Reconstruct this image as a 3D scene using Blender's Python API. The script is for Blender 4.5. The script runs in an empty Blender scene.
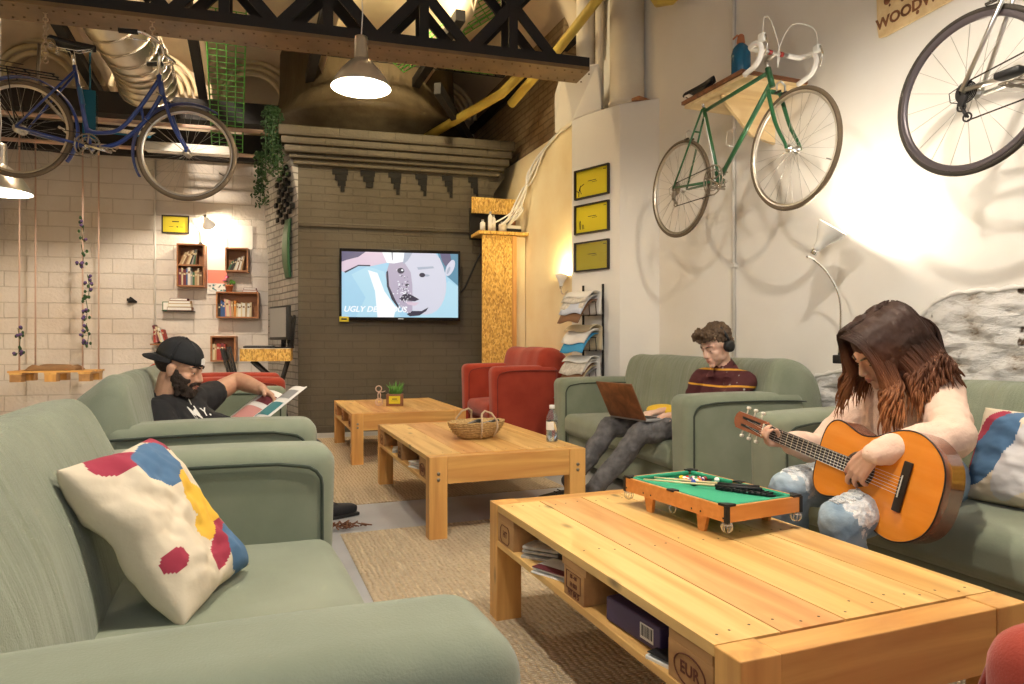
import bpy, bmesh, math, random
from mathutils import Vector, Matrix, Euler, noise
R = math.radians; PI = math.pi
rnd = random.Random(7)
SC = bpy.context.scene
COL = SC.collection

# ------------------------------------------------------------------ camera, world, exposure
cam_d = bpy.data.cameras.new('camera'); cam = bpy.data.objects.new('camera', cam_d); COL.objects.link(cam)
cam.location = (0, 0, 1.0); cam.rotation_euler = (R(90), 0, R(-21.35))
cam_d.sensor_width = 36; cam_d.lens = 24.0; cam_d.clip_start = .02
SC.camera = cam
SC.view_settings.view_transform = 'Standard'; SC.view_settings.look = 'None'
SC.view_settings.exposure = 0.42; SC.view_settings.gamma = 1.0; SC.view_settings.use_curve_mapping = False
wd = bpy.data.worlds.new('world'); SC.world = wd; wd.use_nodes = True
wd.node_tree.nodes['Background'].inputs[0].default_value = (.86, .90, 1.0, 1)
wd.node_tree.nodes['Background'].inputs[1].default_value = .30

def lamp(name, kind, loc, power, col=(1, .8, .58), size=.05, rot=None, **kw):
    d = bpy.data.lights.new(name, kind); o = bpy.data.objects.new(name, d); COL.objects.link(o)
    o.location = loc; d.energy = power; d.color = col
    if kind == 'AREA': d.size = size
    else: d.shadow_soft_size = size
    if rot: o.rotation_euler = rot
    for k, v in kw.items(): setattr(d, k, v)
    return o

# ------------------------------------------------------------------ materials
MT = {}
def newmat(name):
    m = bpy.data.materials.new(name); m.use_nodes = True
    nt = m.node_tree; b = nt.nodes['Principled BSDF']; MT[name] = m
    return m, nt, b
def nd(nt, t, **kw):
    n = nt.nodes.new(t)
    for k, v in kw.items():
        if k.startswith('i_'): n.inputs[int(k[2:]) if k[2:].isdigit() else k[2:].replace('_', ' ')].default_value = v
        else: setattr(n, k, v)
    return n
def c4(c): return (c[0], c[1], c[2], 1)
def coords(nt, scale=(1, 1, 1), rot=(0, 0, 0)):
    tc = nd(nt, 'ShaderNodeTexCoord'); mp = nd(nt, 'ShaderNodeMapping')
    mp.inputs['Scale'].default_value = scale; mp.inputs['Rotation'].default_value = rot
    nt.links.new(tc.outputs['Object'], mp.inputs[0]); return mp.outputs[0]
def ramp(nt, src, stops):
    r = nd(nt, 'ShaderNodeValToRGB'); e = r.color_ramp.elements
    while len(e) < len(stops): e.new(.5)
    for i, (p, c) in enumerate(stops): e[i].position = p; e[i].color = c4(c)
    nt.links.new(src, r.inputs[0]); return r.outputs[0]
def bump(nt, b, src, strength, dist=.01):
    n = nd(nt, 'ShaderNodeBump'); n.inputs['Strength'].default_value = strength; n.inputs['Distance'].default_value = dist
    nt.links.new(src, n.inputs['Height']); nt.links.new(n.outputs[0], b.inputs['Normal'])
def mat(name, col, rough=.6, metal=0, var=None, bmp=None, emit=None, trans=0, ior=1.45, sheen=0, stretch=(1, 1, 1), alpha=None, coat=0):
    m, nt, b = newmat(name)
    b.inputs['Base Color'].default_value = c4(col); b.inputs['Roughness'].default_value = rough
    b.inputs['Metallic'].default_value = metal; b.inputs['IOR'].default_value = ior
    b.inputs['Transmission Weight'].default_value = trans
    b.inputs['Coat Weight'].default_value = coat
    if sheen: b.inputs['Sheen Weight'].default_value = sheen
    if var:                                  # (scale, second colour)
        v = coords(nt, stretch); n = nd(nt, 'ShaderNodeTexNoise'); n.inputs['Scale'].default_value = var[0]; n.inputs['Detail'].default_value = 4
        nt.links.new(v, n.inputs[0]); nt.links.new(ramp(nt, n.outputs[0], [(.35, col), (.68, var[1])]), b.inputs['Base Color'])
    if bmp:                                  # (scale, strength[, distance])
        v = coords(nt, stretch); n = nd(nt, 'ShaderNodeTexNoise'); n.inputs['Scale'].default_value = bmp[0]; n.inputs['Detail'].default_value = 5
        nt.links.new(v, n.inputs[0]); bump(nt, b, n.outputs[0], bmp[1], bmp[2] if len(bmp) > 2 else .01)
    if emit:
        b.inputs['Emission Color'].default_value = c4(emit[0]); b.inputs['Emission Strength'].default_value = emit[1]
    if alpha is not None: b.inputs['Alpha'].default_value = alpha
    return m

def wood(name, dark, light, axis=0, scale=1.0, rough=.5, knots=True, coat=0.0):
    m, nt, b = newmat(name); b.inputs['Roughness'].default_value = rough; b.inputs['Coat Weight'].default_value = coat
    st = [7.0, 7.0, 7.0]; st[axis] = .6
    v = coords(nt, tuple(s*scale for s in st))
    n = nd(nt, 'ShaderNodeTexNoise'); n.inputs['Scale'].default_value = 2.2; n.inputs['Detail'].default_value = 8; n.inputs['Distortion'].default_value = .6
    nt.links.new(v, n.inputs[0])
    mid = tuple((a+b_)/2 for a, b_ in zip(dark, light))
    c = ramp(nt, n.outputs[0], [(.3, dark), (.48, mid), (.62, light)])
    if knots:
        st2 = [9.0, 9.0, 9.0]; st2[axis] = 4.0
        v2 = coords(nt, tuple(s*scale for s in st2)); vo = nd(nt, 'ShaderNodeTexVoronoi'); nt.links.new(v2, vo.inputs[0]); vo.inputs['Scale'].default_value = .7
        k = ramp(nt, vo.outputs['Distance'], [(.03, (.22, .22, .22)), (.12, (1, 1, 1))])
        mx = nd(nt, 'ShaderNodeMix', data_type='RGBA', blend_type='MULTIPLY'); mx.inputs[0].default_value = .85
        nt.links.new(c, mx.inputs[6]); nt.links.new(k, mx.inputs[7]); c = mx.outputs[2]
    nt.links.new(c, b.inputs['Base Color']); bump(nt, b, n.outputs[0], .25, .004)
    return m

def brick(name, c1, c2, mortar, axis_u='X', bw=.30, bh=.115, mort=.008, bstr=.6, rough=.6, dirt=None):
    m, nt, b = newmat(name); b.inputs['Roughness'].default_value = rough
    tc = nd(nt, 'ShaderNodeTexCoord'); sp = nd(nt, 'ShaderNodeSeparateXYZ'); cb = nd(nt, 'ShaderNodeCombineXYZ')
    nt.links.new(tc.outputs['Object'], sp.inputs[0]); nt.links.new(sp.outputs[axis_u], cb.inputs[0]); nt.links.new(sp.outputs['Z'], cb.inputs[1])
    # uneven hand-laid courses
    nz = nd(nt, 'ShaderNodeTexNoise'); nz.inputs['Scale'].default_value = 2.5; nt.links.new(tc.outputs['Object'], nz.inputs[0])
    ad = nd(nt, 'ShaderNodeVectorMath', operation='MULTIPLY_ADD'); ad.inputs[1].default_value = (.04, .02, 0)
    nt.links.new(nz.outputs['Color'], ad.inputs[0]); nt.links.new(cb.outputs[0], ad.inputs[2])
    br = nd(nt, 'ShaderNodeTexBrick'); nt.links.new(ad.outputs[0], br.inputs[0])
    br.inputs['Color1'].default_value = c4(c1); br.inputs['Color2'].default_value = c4(c2); br.inputs['Mortar'].default_value = c4(mortar)
    br.inputs['Scale'].default_value = 1; br.inputs['Brick Width'].default_value = bw; br.inputs['Row Height'].default_value = bh
    br.inputs['Mortar Size'].default_value = mort; br.inputs['Mortar Smooth'].default_value = .3
    col = br.outputs['Color']
    n2 = nd(nt, 'ShaderNodeTexNoise'); n2.inputs['Scale'].default_value = 1.3; n2.inputs['Detail'].default_value = 6; nt.links.new(tc.outputs['Object'], n2.inputs[0])
    if dirt:
        mx = nd(nt, 'ShaderNodeMix', data_type='RGBA', blend_type='MULTIPLY'); mx.inputs[0].default_value = 1
        nt.links.new(col, mx.inputs[6]); nt.links.new(ramp(nt, n2.outputs[0], [(.35, dirt), (.6, (1, 1, 1))]), mx.inputs[7]); col = mx.outputs[2]
    nt.links.new(col, b.inputs['Base Color'])
    n3 = nd(nt, 'ShaderNodeTexNoise'); n3.inputs['Scale'].default_value = 28; n3.inputs['Detail'].default_value = 4; nt.links.new(tc.outputs['Object'], n3.inputs[0])
    ma = nd(nt, 'ShaderNodeMath', operation='MULTIPLY_ADD'); ma.inputs[1].default_value = -1.0
    nt.links.new(br.outputs['Fac'], ma.inputs[0]); 
    m3 = nd(nt, 'ShaderNodeMath', operation='MULTIPLY'); m3.inputs[1].default_value = .8; nt.links.new(n3.outputs[0], m3.inputs[0]); nt.links.new(m3.outputs[0], ma.inputs[2])
    bump(nt, b, ma.outputs[0], bstr, .012)
    return m

mat('plaster_white', (.80, .76, .70), .75, var=(1.1, (.86, .84, .81)), bmp=(9, .25, .01))
mat('plaster_pillar', (.80, .78, .75), .7, var=(1.5, (.86, .83, .78)), bmp=(10, .2, .01))
mat('plaster_cream', (.78, .64, .38), .75, var=(2.0, (.86, .76, .52)), bmp=(9, .3, .01))
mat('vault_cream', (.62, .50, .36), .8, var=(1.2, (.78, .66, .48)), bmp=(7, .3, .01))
brick('brick_white', (.76, .70, .64), (.72, .67, .62), (.62, .56, .50), bw=.46, bh=.185, mort=.007, bstr=.9, dirt=(.88, .84, .80))
brick('brick_dark', (.098, .080, .050), (.090, .074, .046), (.072, .058, .036), bw=.30, bh=.085, mort=.006, bstr=.7, dirt=(.80, .77, .72))
brick('brick_brown', (.50, .38, .22), (.42, .31, .18), (.30, .22, .13), axis_u='Y', bw=.25, bh=.07, bstr=1.0, dirt=(.6, .5, .4))
mat('hood_brown', (.12, .09, .048), .6, var=(2.5, (.085, .062, .033)), bmp=(6, .5, .02), stretch=(3, 3, .6))
mat('recess_black', (.012, .011, .01), .9)
m, nt, b = newmat('floor_concrete'); b.inputs['Roughness'].default_value = .45
n = nd(nt, 'ShaderNodeTexNoise'); n.inputs['Scale'].default_value = 2.5; n.inputs['Detail'].default_value = 7; nt.links.new(coords(nt), n.inputs[0])
nt.links.new(ramp(nt, n.outputs[0], [(.3, (.34, .34, .35)), (.7, (.48, .48, .49))]), b.inputs['Base Color']); bump(nt, b, n.outputs[0], .1)
m, nt, b = newmat('jute'); b.inputs['Roughness'].default_value = .95
w1 = nd(nt, 'ShaderNodeTexWave', bands_direction='Y'); w1.inputs['Scale'].default_value = 26; w1.inputs['Distortion'].default_value = 2.5; w1.inputs['Detail Scale'].default_value = 2
w2 = nd(nt, 'ShaderNodeTexWave', bands_direction='X'); w2.inputs['Scale'].default_value = 14; w2.inputs['Distortion'].default_value = 4
n = nd(nt, 'ShaderNodeTexNoise'); n.inputs['Scale'].default_value = 60; n.inputs['Detail'].default_value = 4
v = coords(nt); [nt.links.new(v, q.inputs[0]) for q in (w1, w2, n)]
mu = nd(nt, 'ShaderNodeMath', operation='MULTIPLY'); nt.links.new(w1.outputs['Fac'], mu.inputs[0]); nt.links.new(w2.outputs['Fac'], mu.inputs[1])
mu2 = nd(nt, 'ShaderNodeMath', operation='ADD'); nt.links.new(mu.outputs[0], mu2.inputs[0]); nt.links.new(n.outputs[0], mu2.inputs[1])
nt.links.new(ramp(nt, mu2.outputs[0], [(.3, (.42, .30, .17)), (.75, (.68, .54, .36)), (1.0, (.78, .66, .48))]), b.inputs['Base Color']); bump(nt, b, mu2.outputs[0], .9, .012)

def fabric(name, col, col2, fold=False):
    m, nt, b = newmat(name); b.inputs['Roughness'].default_value = .9; b.inputs['Sheen Weight'].default_value = .25
    b.inputs['Sheen Roughness'].default_value = .5; b.inputs['Specular IOR Level'].default_value = .25
    v = coords(nt); n = nd(nt, 'ShaderNodeTexNoise'); n.inputs['Scale'].default_value = 5; n.inputs['Detail'].default_value = 5; nt.links.new(v, n.inputs[0])
    nt.links.new(ramp(nt, n.outputs[0], [(.35, col), (.68, col2)]), b.inputs['Base Color'])
    f = nd(nt, 'ShaderNodeTexNoise'); f.inputs['Scale'].default_value = 340; nt.links.new(v, f.inputs[0])
    mu = nd(nt, 'ShaderNodeMath', operation='MULTIPLY_ADD'); mu.inputs[1].default_value = .12; nt.links.new(f.outputs[0], mu.inputs[0])
    if fold:
        w = nd(nt, 'ShaderNodeTexNoise'); w.inputs['Scale'].default_value = 1; w.inputs['Detail'].default_value = 3
        nt.links.new(coords(nt, (17, 1.5, 1.6)), w.inputs[0]); nt.links.new(w.outputs[0], mu.inputs[2]); bump(nt, b, mu.outputs[0], .75, .03)
    else:
        nt.links.new(n.outputs[0], mu.inputs[2]); bump(nt, b, mu.outputs[0], .35, .012)
    return m
fabric('sofa_sage', (.205, .235, .165), (.25, .28, .205)); fabric('sofa_sage_fold', (.205, .235, .165), (.25, .28, .205), True)
fabric('sofa_panel', (.155, .17, .085), (.19, .205, .105))
fabric('sofa_teal', (.16, .205, .165), (.19, .24, .19))
fabric('piping', (.035, .05, .035), (.05, .065, .045))
fabric('red_velvet', (.30, .035, .018), (.38, .05, .025)); fabric('red_dark', (.17, .018, .010), (.22, .024, .014))
wood('pine', (.58, .30, .085), (.84, .54, .19), 1, knots=True, coat=.15); wood('pine_x', (.56, .26, .065), (.78, .45, .135), 0, coat=.15); wood('pine_z', (.52, .24, .06), (.76, .42, .125), 2, coat=.15)
wood('pine_red', (.58, .27, .085), (.78, .46, .18), 1, coat=.15); wood('pine_pale', (.64, .37, .115), (.88, .60, .235), 1, coat=.15)
wood('pallet_block', (.34, .17, .065), (.50, .28, .11), 1, knots=False, rough=.8)
wood('dark_wood', (.12, .045, .018), (.26, .10, .04), 0, knots=False); wood('shelf_wood', (.26, .10, .035), (.42, .18, .07), 0, knots=False)
wood('maple_pale', (.70, .50, .25), (.84, .66, .38), 0, knots=False)
mat('nail', (.10, .06, .03), .6); mat('stamp_ink', (.12, .03, .015), .8)
m, nt, b = newmat('osb'); b.inputs['Roughness'].default_value = .6
vo = nd(nt, 'ShaderNodeTexVoronoi'); vo.inputs['Scale'].default_value = 1; vo.inputs['Randomness'].default_value = 1
nz = nd(nt, 'ShaderNodeTexNoise'); nz.inputs['Scale'].default_value = 6
v = coords(nt, (80, 80, 42)); nt.links.new(v, nz.inputs[0])
ad = nd(nt, 'ShaderNodeVectorMath', operation='MULTIPLY_ADD'); ad.inputs[1].default_value = (1.2, 1.2, 1.2); nt.links.new(nz.outputs['Color'], ad.inputs[0]); nt.links.new(v, ad.inputs[2]); nt.links.new(ad.outputs[0], vo.inputs[0])
nt.links.new(ramp(nt, vo.outputs['Color'], [(.1, (.36, .17, .03)), (.5, (.68, .40, .08)), (.9, (.88, .62, .19))]), b.inputs['Base Color']); bump(nt, b, vo.outputs['Distance'], .3)
mat('steel_black', (.018, .016, .016), .75, bmp=(20, .2)); mat('steel_brown', (.20, .125, .055), .5, var=(4, (.13, .08, .035)), bmp=(9, .35, .01))
mat('black', (.012, .012, .013), .5); mat('black_gloss', (.01, .01, .012), .15); mat('black_felt', (.015, .015, .017), .95)
mat('rubber', (.035, .028, .022), .75); mat('rubber_brown', (.13, .095, .06), .75); mat('alu', (.72, .71, .69), .3, 1); mat('chrome', (.85, .84, .82), .12, 1); mat('rim_alu', (.62, .58, .52), .35, 1)
mat('rim_deep', (.10, .085, .095), .3, .3); mat('dirty_steel', (.33, .29, .24), .45, 1); mat('spoke', (.45, .43, .40), .35, 1)
mat('green_paint', (.02, .12, .045), .3, coat=.5); mat('blue_paint', (.015, .045, .22), .35, coat=.5); mat('teal_paint', (.02, .10, .22), .4); mat('red_paint', (.30, .01, .01), .3, coat=.5)
mat('white_paint', (.80, .78, .74), .5, bmp=(12, .15)); mat('white_gloss', (.85, .84, .80), .25); mat('cream_paint', (.78, .72, .60), .6, var=(3, (.70, .62, .50)), bmp=(8, .2))
mat('pipe_yellow', (.66, .50, .10), .45, var=(5, (.55, .40, .08))); mat('tray_green', (.10, .38, .06), .5); mat('frame_black', (.02, .016, .014), .4)
mat('duct', (.72, .66, .55), .33, 1, bmp=(5, .3, .01)); mat('duct_band', (.48, .42, .34), .4, 1)
mat('lamp_shade', (.70, .69, .68), .28, .9); mat('lamp_inner', (.95, .93, .88), .5, emit=((1, .90, .72), 2.2)); mat('bulb', (1, 1, 1), .3, emit=((1, .86, .62), 30))
mat('paper_white', (.82, .80, .76), .7, bmp=(60, .05)); mat('paper_news', (.50, .47, .42), .8, var=(40, (.72, .69, .63))); mat('paper_yellow', (.70, .58, .02), .5, var=(3, (.64, .54, .02)))
mat('paper_blue', (.05, .32, .62), .6); mat('ink', (.02, .02, .02), .7)
mat('glass', (.95, .97, .97), .02, trans=1, ior=1.45); mat('water', (.95, .98, 1), .01, trans=1, ior=1.33); mat('plastic', (.9, .95, 1), .05, trans=.95, ior=1.25); mat('blue_glass', (.02, .16, .30), .15, trans=.3)
mat('felt_green', (.045, .36, .20), .9, bmp=(200, .1)); mat('cushion_green', (.03, .30, .17), .8); mat('mdf_orange', (.62, .235, .05), .35, var=(6, (.70, .29, .07)), stretch=(1, 9, 9), coat=.3)
mat('skin', (.62, .36, .25), .5, var=(30, (.68, .40, .28))); mat('skin_pale', (.72, .45, .34), .5, var=(30, (.76, .49, .37))); mat('skin_tan', (.56, .31, .20), .5, var=(30, (.62, .35, .23)))
for q in ('skin', 'skin_pale', 'skin_tan'):
    bb = MT[q].node_tree.nodes['Principled BSDF']; bb.inputs['Subsurface Weight'].default_value = .12; bb.inputs['Subsurface Radius'].default_value = (.02, .008, .004)
mat('lips', (.50, .20, .16), .4); mat('eye_white', (.85, .82, .78), .2); mat('iris', (.05, .03, .02), .2)
mat('beard', (.035, .022, .016), .9, bmp=(180, .9, .006)); mat('hair_brown', (.075, .043, .024), .6, var=(60, (.13, .08, .045)), bmp=(90, 1.0, .01), stretch=(1, 1, .5))
m, nt, b = newmat('hair_ombre'); b.inputs['Roughness'].default_value = .62; b.inputs['Specular IOR Level'].default_value = .3
tc = nd(nt, 'ShaderNodeTexCoord'); sp = nd(nt, 'ShaderNodeSeparateXYZ'); nt.links.new(tc.outputs['Object'], sp.inputs[0])
nz = nd(nt, 'ShaderNodeTexNoise'); nz.inputs['Scale'].default_value = 14; nt.links.new(tc.outputs['Object'], nz.inputs[0])
ma = nd(nt, 'ShaderNodeMath', operation='MULTIPLY_ADD'); ma.inputs[1].default_value = .10; nt.links.new(nz.outputs[0], ma.inputs[0]); nt.links.new(sp.outputs['Z'], ma.inputs[2])
mr = nd(nt, 'ShaderNodeMapRange'); mr.inputs[1].default_value = .82; mr.inputs[2].default_value = 1.06; nt.links.new(ma.outputs[0], mr.inputs[0])
nt.links.new(ramp(nt, mr.outputs[0], [(0, (.36, .135, .045)), (.45, (.13, .045, .018)), (.95, (.032, .014, .009))]), b.inputs['Base Color'])
mat('tee_black', (.016, .016, .018), .9, bmp=(9, .5, .02)); mat('jeans_grey', (.085, .082, .085), .9, var=(22, (.16, .155, .16)), bmp=(14, .6, .015))
mat('denim', (.20, .29, .38), .9, var=(9, (.45, .55, .62)), bmp=(40, .4, .01)); mat('denim_rip', (.80, .80, .78), .95, bmp=(70, 1, .01), var=(50, (.55, .60, .65)))
mat('knit_pink', (.80, .56, .43), .95, var=(6, (.84, .62, .50)), bmp=(150, .5, .004)); mat('cap_black', (.014, .015, .018), .85); mat('shoe_black', (.015, .015, .018), .6)
m, nt, b = newmat('shirt_maroon'); b.inputs['Roughness'].default_value = .8
v = coords(nt, (1, 1, 1)); vo = nd(nt, 'ShaderNodeTexVoronoi'); vo.inputs['Scale'].default_value = 22; nt.links.new(v, vo.inputs[0])
c1 = ramp(nt, vo.outputs['Distance'], [(.10, (.50, .52, .50)), (.2, (.075, .012, .014))])
wv = nd(nt, 'ShaderNodeTexWave', bands_direction='Z'); wv.inputs['Scale'].default_value = 3.2; wv.inputs['Distortion'].default_value = 1.2; wv.inputs['Detail'].default_value = 0; nt.links.new(v, wv.inputs[0])
c2 = ramp(nt, wv.outputs['Fac'], [(.962, (0, 0, 0)), (.975, (1, 1, 1))])
nz = nd(nt, 'ShaderNodeTexNoise'); nz.inputs['Scale'].default_value = 7; nt.links.new(v, nz.inputs[0]); msk = ramp(nt, nz.outputs[0], [(.55, (0, 0, 0)), (.6, (1, 1, 1))])
mx = nd(nt, 'ShaderNodeMix', data_type='RGBA'); nt.links.new(msk, mx.inputs[0]); mx.inputs[6].default_value = (.075, .012, .014, 1); nt.links.new(c1, mx.inputs[7])
my = nd(nt, 'ShaderNodeMix', data_type='RGBA'); nt.links.new(c2, my.inputs[0]); nt.links.new(mx.outputs[2], my.inputs[6]); my.inputs[7].default_value = (.72, .36, .03, 1); nt.links.new(my.outputs[2], b.inputs['Base Color'])
mat('guitar_top', (.74, .23, .015), .22, var=(2, (.80, .28, .03)), stretch=(1, 12, 1), coat=.6); mat('guitar_side', (.22, .055, .022), .25, var=(3, (.30, .08, .03)), stretch=(1, 9, 9), coat=.6)
mat('ebony', (.02, .013, .01), .35); mat('rosette', (.05, .03, .02), .4); mat('fret', (.85, .83, .78), .25, 1); mat('string', (.85, .83, .78), .3, .6); mat('bone', (.85, .80, .68), .4)
mat('canvas', (.68, .59, .45), .9, bmp=(7, .5, .02)); mat('patch_blue', (.07, .15, .27), .9, bmp=(7, .5, .02)); mat('patch_yellow', (.74, .44, .05), .9, bmp=(7, .5, .02)); mat('patch_red', (.32, .03, .06), .9, bmp=(7, .5, .02)); mat('patch_grey', (.62, .60, .60), .9, bmp=(7, .5, .02))
mat('straw', (.66, .45, .20), .8, var=(60, (.45, .27, .10)), bmp=(70, 1, .01)); mat('rope', (.58, .44, .30), .9, bmp=(90, .8)); mat('rope_pink', (.60, .42, .34), .9); mat('burlap', (.30, .17, .08), .95, bmp=(60, .8))
mat('leaf', (.06, .20, .03), .5, var=(20, (.14, .34, .06))); mat('leaf_dark', (.025, .07, .02), .5); mat('leaf_vine', (.03, .10, .02), .55, var=(20, (.06, .16, .03))); mat('petal', (.12, .07, .20), .7); mat('petal_pink', (.60, .12, .25), .6); mat('terracotta', (.48, .18, .08), .8)
mat('purple_box', (.055, .035, .11), .4); mat('orange_cord', (.5, .2, .05), .6); mat('green_board', (.035, .12, .05), .5); mat('poster_red', (.75, .25, .18), .6); mat('yellow_pouch', (.80, .50, .03), .6)
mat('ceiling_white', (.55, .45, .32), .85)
mat('conduit', (.74, .71, .66), .5)
m, nt, b = newmat('rubble'); b.inputs['Roughness'].default_value = .85
v = coords(nt, (1, 1, 2.6)); n = nd(nt, 'ShaderNodeTexNoise'); n.inputs['Scale'].default_value = 4.5; n.inputs['Detail'].default_value = 9; n.inputs['Roughness'].default_value = .65; nt.links.new(v, n.inputs[0])
vo = nd(nt, 'ShaderNodeTexVoronoi', feature='DISTANCE_TO_EDGE'); vo.inputs['Scale'].default_value = 4; nt.links.new(v, vo.inputs[0])
n5 = nd(nt, 'ShaderNodeTexNoise'); n5.inputs['Scale'].default_value = 9; n5.inputs['Detail'].default_value = 3; nt.links.new(coords(nt), n5.inputs[0])
base = ramp(nt, n.outputs[0], [(.34, (.30, .22, .15)), (.40, (.66, .62, .58)), (.5, (.84, .82, .80)), (.7, (.90, .88, .86))])
holes = ramp(nt, n5.outputs[0], [(.30, (.08, .05, .03)), (.35, (1, 1, 1))])
mx = nd(nt, 'ShaderNodeMix', data_type='RGBA', blend_type='MULTIPLY'); mx.inputs[0].default_value = 1; nt.links.new(base, mx.inputs[6]); nt.links.new(holes, mx.inputs[7]); nt.links.new(mx.outputs[2], b.inputs['Base Color'])
sm = nd(nt, 'ShaderNodeMath', operation='ADD'); nt.links.new(n.outputs[0], sm.inputs[0]); nt.links.new(vo.outputs['Distance'], sm.inputs[1]); bump(nt, b, sm.outputs[0], 1.0, .06)
BOOKC = {'red': (.35, .04, .03), 'blue': (.04, .10, .28), 'white': (.72, .70, .64), 'cream': (.62, .52, .34), 'black': (.03, .03, .03), 'green': (.05, .15, .07), 'brown': (.20, .10, .05), 'yellow': (.66, .48, .08), 'grey': (.30, .30, .30), 'orange': (.58, .22, .04), 'teal': (.05, .22, .24), 'pink': (.60, .28, .26), 'maroon': (.16, .03, .04), 'tan': (.45, .30, .16)}
for k, c in BOOKC.items(): mat('book_'+k, c, .6)
BALLC = {'white': (.9, .88, .82), 'yellow': (.85, .6, .03), 'blue': (.03, .08, .45), 'red': (.6, .03, .02), 'purple': (.15, .03, .22), 'orange': (.8, .25, .02), 'green': (.02, .25, .08), 'maroon': (.25, .02, .02), 'black': (.01, .01, .01)}
for k, c in BALLC.items(): mat('ball_'+k, c, .15, coat=.5)

# ------------------------------------------------------------------ mesh helpers
def fr(d):
    """rotation whose z axis is d"""
    return Vector(d).normalized().to_track_quat('Z', 'Y').to_matrix()
class MB:
    def __init__(s, *mats): s.v = []; s.f = []; s.m = []; s.sm = []; s.mats = list(mats); s.mi = 0; s.X = Matrix.Identity(4)
    def use(s, mname):
        if mname not in s.mats: s.mats.append(mname)
        s.mi = s.mats.index(mname); return s
    def add(s, vs, fs, smooth=True):
        o = len(s.v); s.v += [s.X @ Vector(p) for p in vs]
        for f in fs: s.f.append([o+i for i in f]); s.m.append(s.mi); s.sm.append(smooth)
        return s
    def box(s, c, d, rot=None, r=0):
        a = Vector(d)/2
        if r: return s.rbox(c, d, r, rot=rot, n=1, k=2)
        M_ = rot if rot else Matrix.Identity(3)
        vs = [Vector(c)+M_@Vector((x*a.x, y*a.y, z*a.z)) for x in (-1, 1) for y in (-1, 1) for z in (-1, 1)]
        return s.add(vs, [(0, 1, 3, 2), (4, 6, 7, 5), (0, 4, 5, 1), (2, 3, 7, 6), (0, 2, 6, 4), (1, 5, 7, 3)], False)
    def rbox(s, c, d, r, rot=None, n=6, k=3, f=None, smooth=True):
        """rounded box; n = spans in the flat part, k = spans per corner, f = deformation(p) in local coordinates"""
        h = [x/2 for x in d]; r = min([r]+[x*.999 for x in h])
        ax = []
        for a in h:
            l = [-a+r*(1-math.cos(i/k*PI/2))*1.0 for i in range(k)]; inner = a-r
            l += [-inner+2*inner*i/n for i in range(n+1)] if inner > 1e-5 else [0]
            l += [a-r*(1-math.cos(i/k*PI/2)) for i in range(k-1, -1, -1)]
            ax.append(l)
        idx = {}; vs = []; fs = []
        def V(i, j, q):
            key = (i, j, q)
            if key not in idx:
                p = [ax[0][i], ax[1][j], ax[2][q]]; qd = [max(-(h[t]-r), min(h[t]-r, p[t])) for t in range(3)]
                dv = Vector([p[t]-qd[t] for t in range(3)])
                P_ = Vector(qd)+(dv.normalized()*r if dv.length > 1e-9 else dv)
                if f: P_ = f(P_)
                if rot: P_ = rot@P_
                idx[key] = len(vs); vs.append(P_+Vector(c))
            return idx[key]
        N = [len(a)-1 for a in ax]
        for i in range(N[0]):
            for j in range(N[1]):
                fs.append((V(i, j, 0), V(i, j+1, 0), V(i+1, j+1, 0), V(i+1, j, 0))); q = N[2]
                fs.append((V(i, j, q), V(i+1, j, q), V(i+1, j+1, q), V(i, j+1, q)))
        for i in range(N[0]):
            for j in range(N[2]):
                fs.append((V(i, 0, j), V(i+1, 0, j), V(i+1, 0, j+1), V(i, 0, j+1))); q = N[1]
                fs.append((V(i, q, j), V(i, q, j+1), V(i+1, q, j+1), V(i+1, q, j)))
        for i in range(N[1]):
            for j in range(N[2]):
                fs.append((V(0, i, j), V(0, i, j+1), V(0, i+1, j+1), V(0, i+1, j))); q = N[0]
                fs.append((V(q, i, j), V(q, i+1, j), V(q, i+1, j+1), V(q, i, j+1)))
        return s.add(vs, fs, smooth)
    def tube(s, pts, r, seg=8, closed=False, caps=True):
        pts = [Vector(p) for p in pts]; n = len(pts); rr = r if isinstance(r, (list, tuple)) else [r]*n
        vs = []; up = None; T = []
        for i in range(n):
            a = pts[(i-1) % n] if (closed or i > 0) else pts[i]; b_ = pts[(i+1) % n] if (closed or i < n-1) else pts[i]
            t = (b_-a); T.append(t.normalized() if t.length > 1e-9 else Vector((0, 0, 1)))
        up = T[0].orthogonal().normalized()
        for i in range(n):
            up = (up-T[i]*up.dot(T[i]))
            up = up.normalized() if up.length > 1e-6 else T[i].orthogonal().normalized()
            sd = T[i].cross(up)
            for k in range(seg):
                a = 2*PI*k/seg; vs.append(pts[i]+(up*math.cos(a)+sd*math.sin(a))*rr[i])
        fs = []
        for i in range(n if closed else n-1):
            for k in range(seg):
                j = (i+1) % n; fs.append((i*seg+k, i*seg+(k+1) % seg, j*seg+(k+1) % seg, j*seg+k))
        if caps and not closed:
            fs.append(tuple(range(seg))[::-1]); fs.append(tuple((n-1)*seg+k for k in range(seg)))
        return s.add(vs, fs)
    def cyl(s, a, b_, r, seg=12, r2=None): return s.tube([a, b_], [r, r if r2 is None else r2], seg)
    def ring(s, c, rad, r, axis=(0, 1, 0), seg=48, ts=8, a0=0, a1=2*PI):
        M_ = fr(axis); full = abs(a1-a0-2*PI) < 1e-6; n = seg if full else seg+1
        pts = [Vector(c)+M_@Vector((math.cos(a0+(a1-a0)*i/seg)*rad, math.sin(a0+(a1-a0)*i/seg)*rad, 0)) for i in range(n)]
        return s.tube(pts, r, ts, closed=full)
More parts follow.
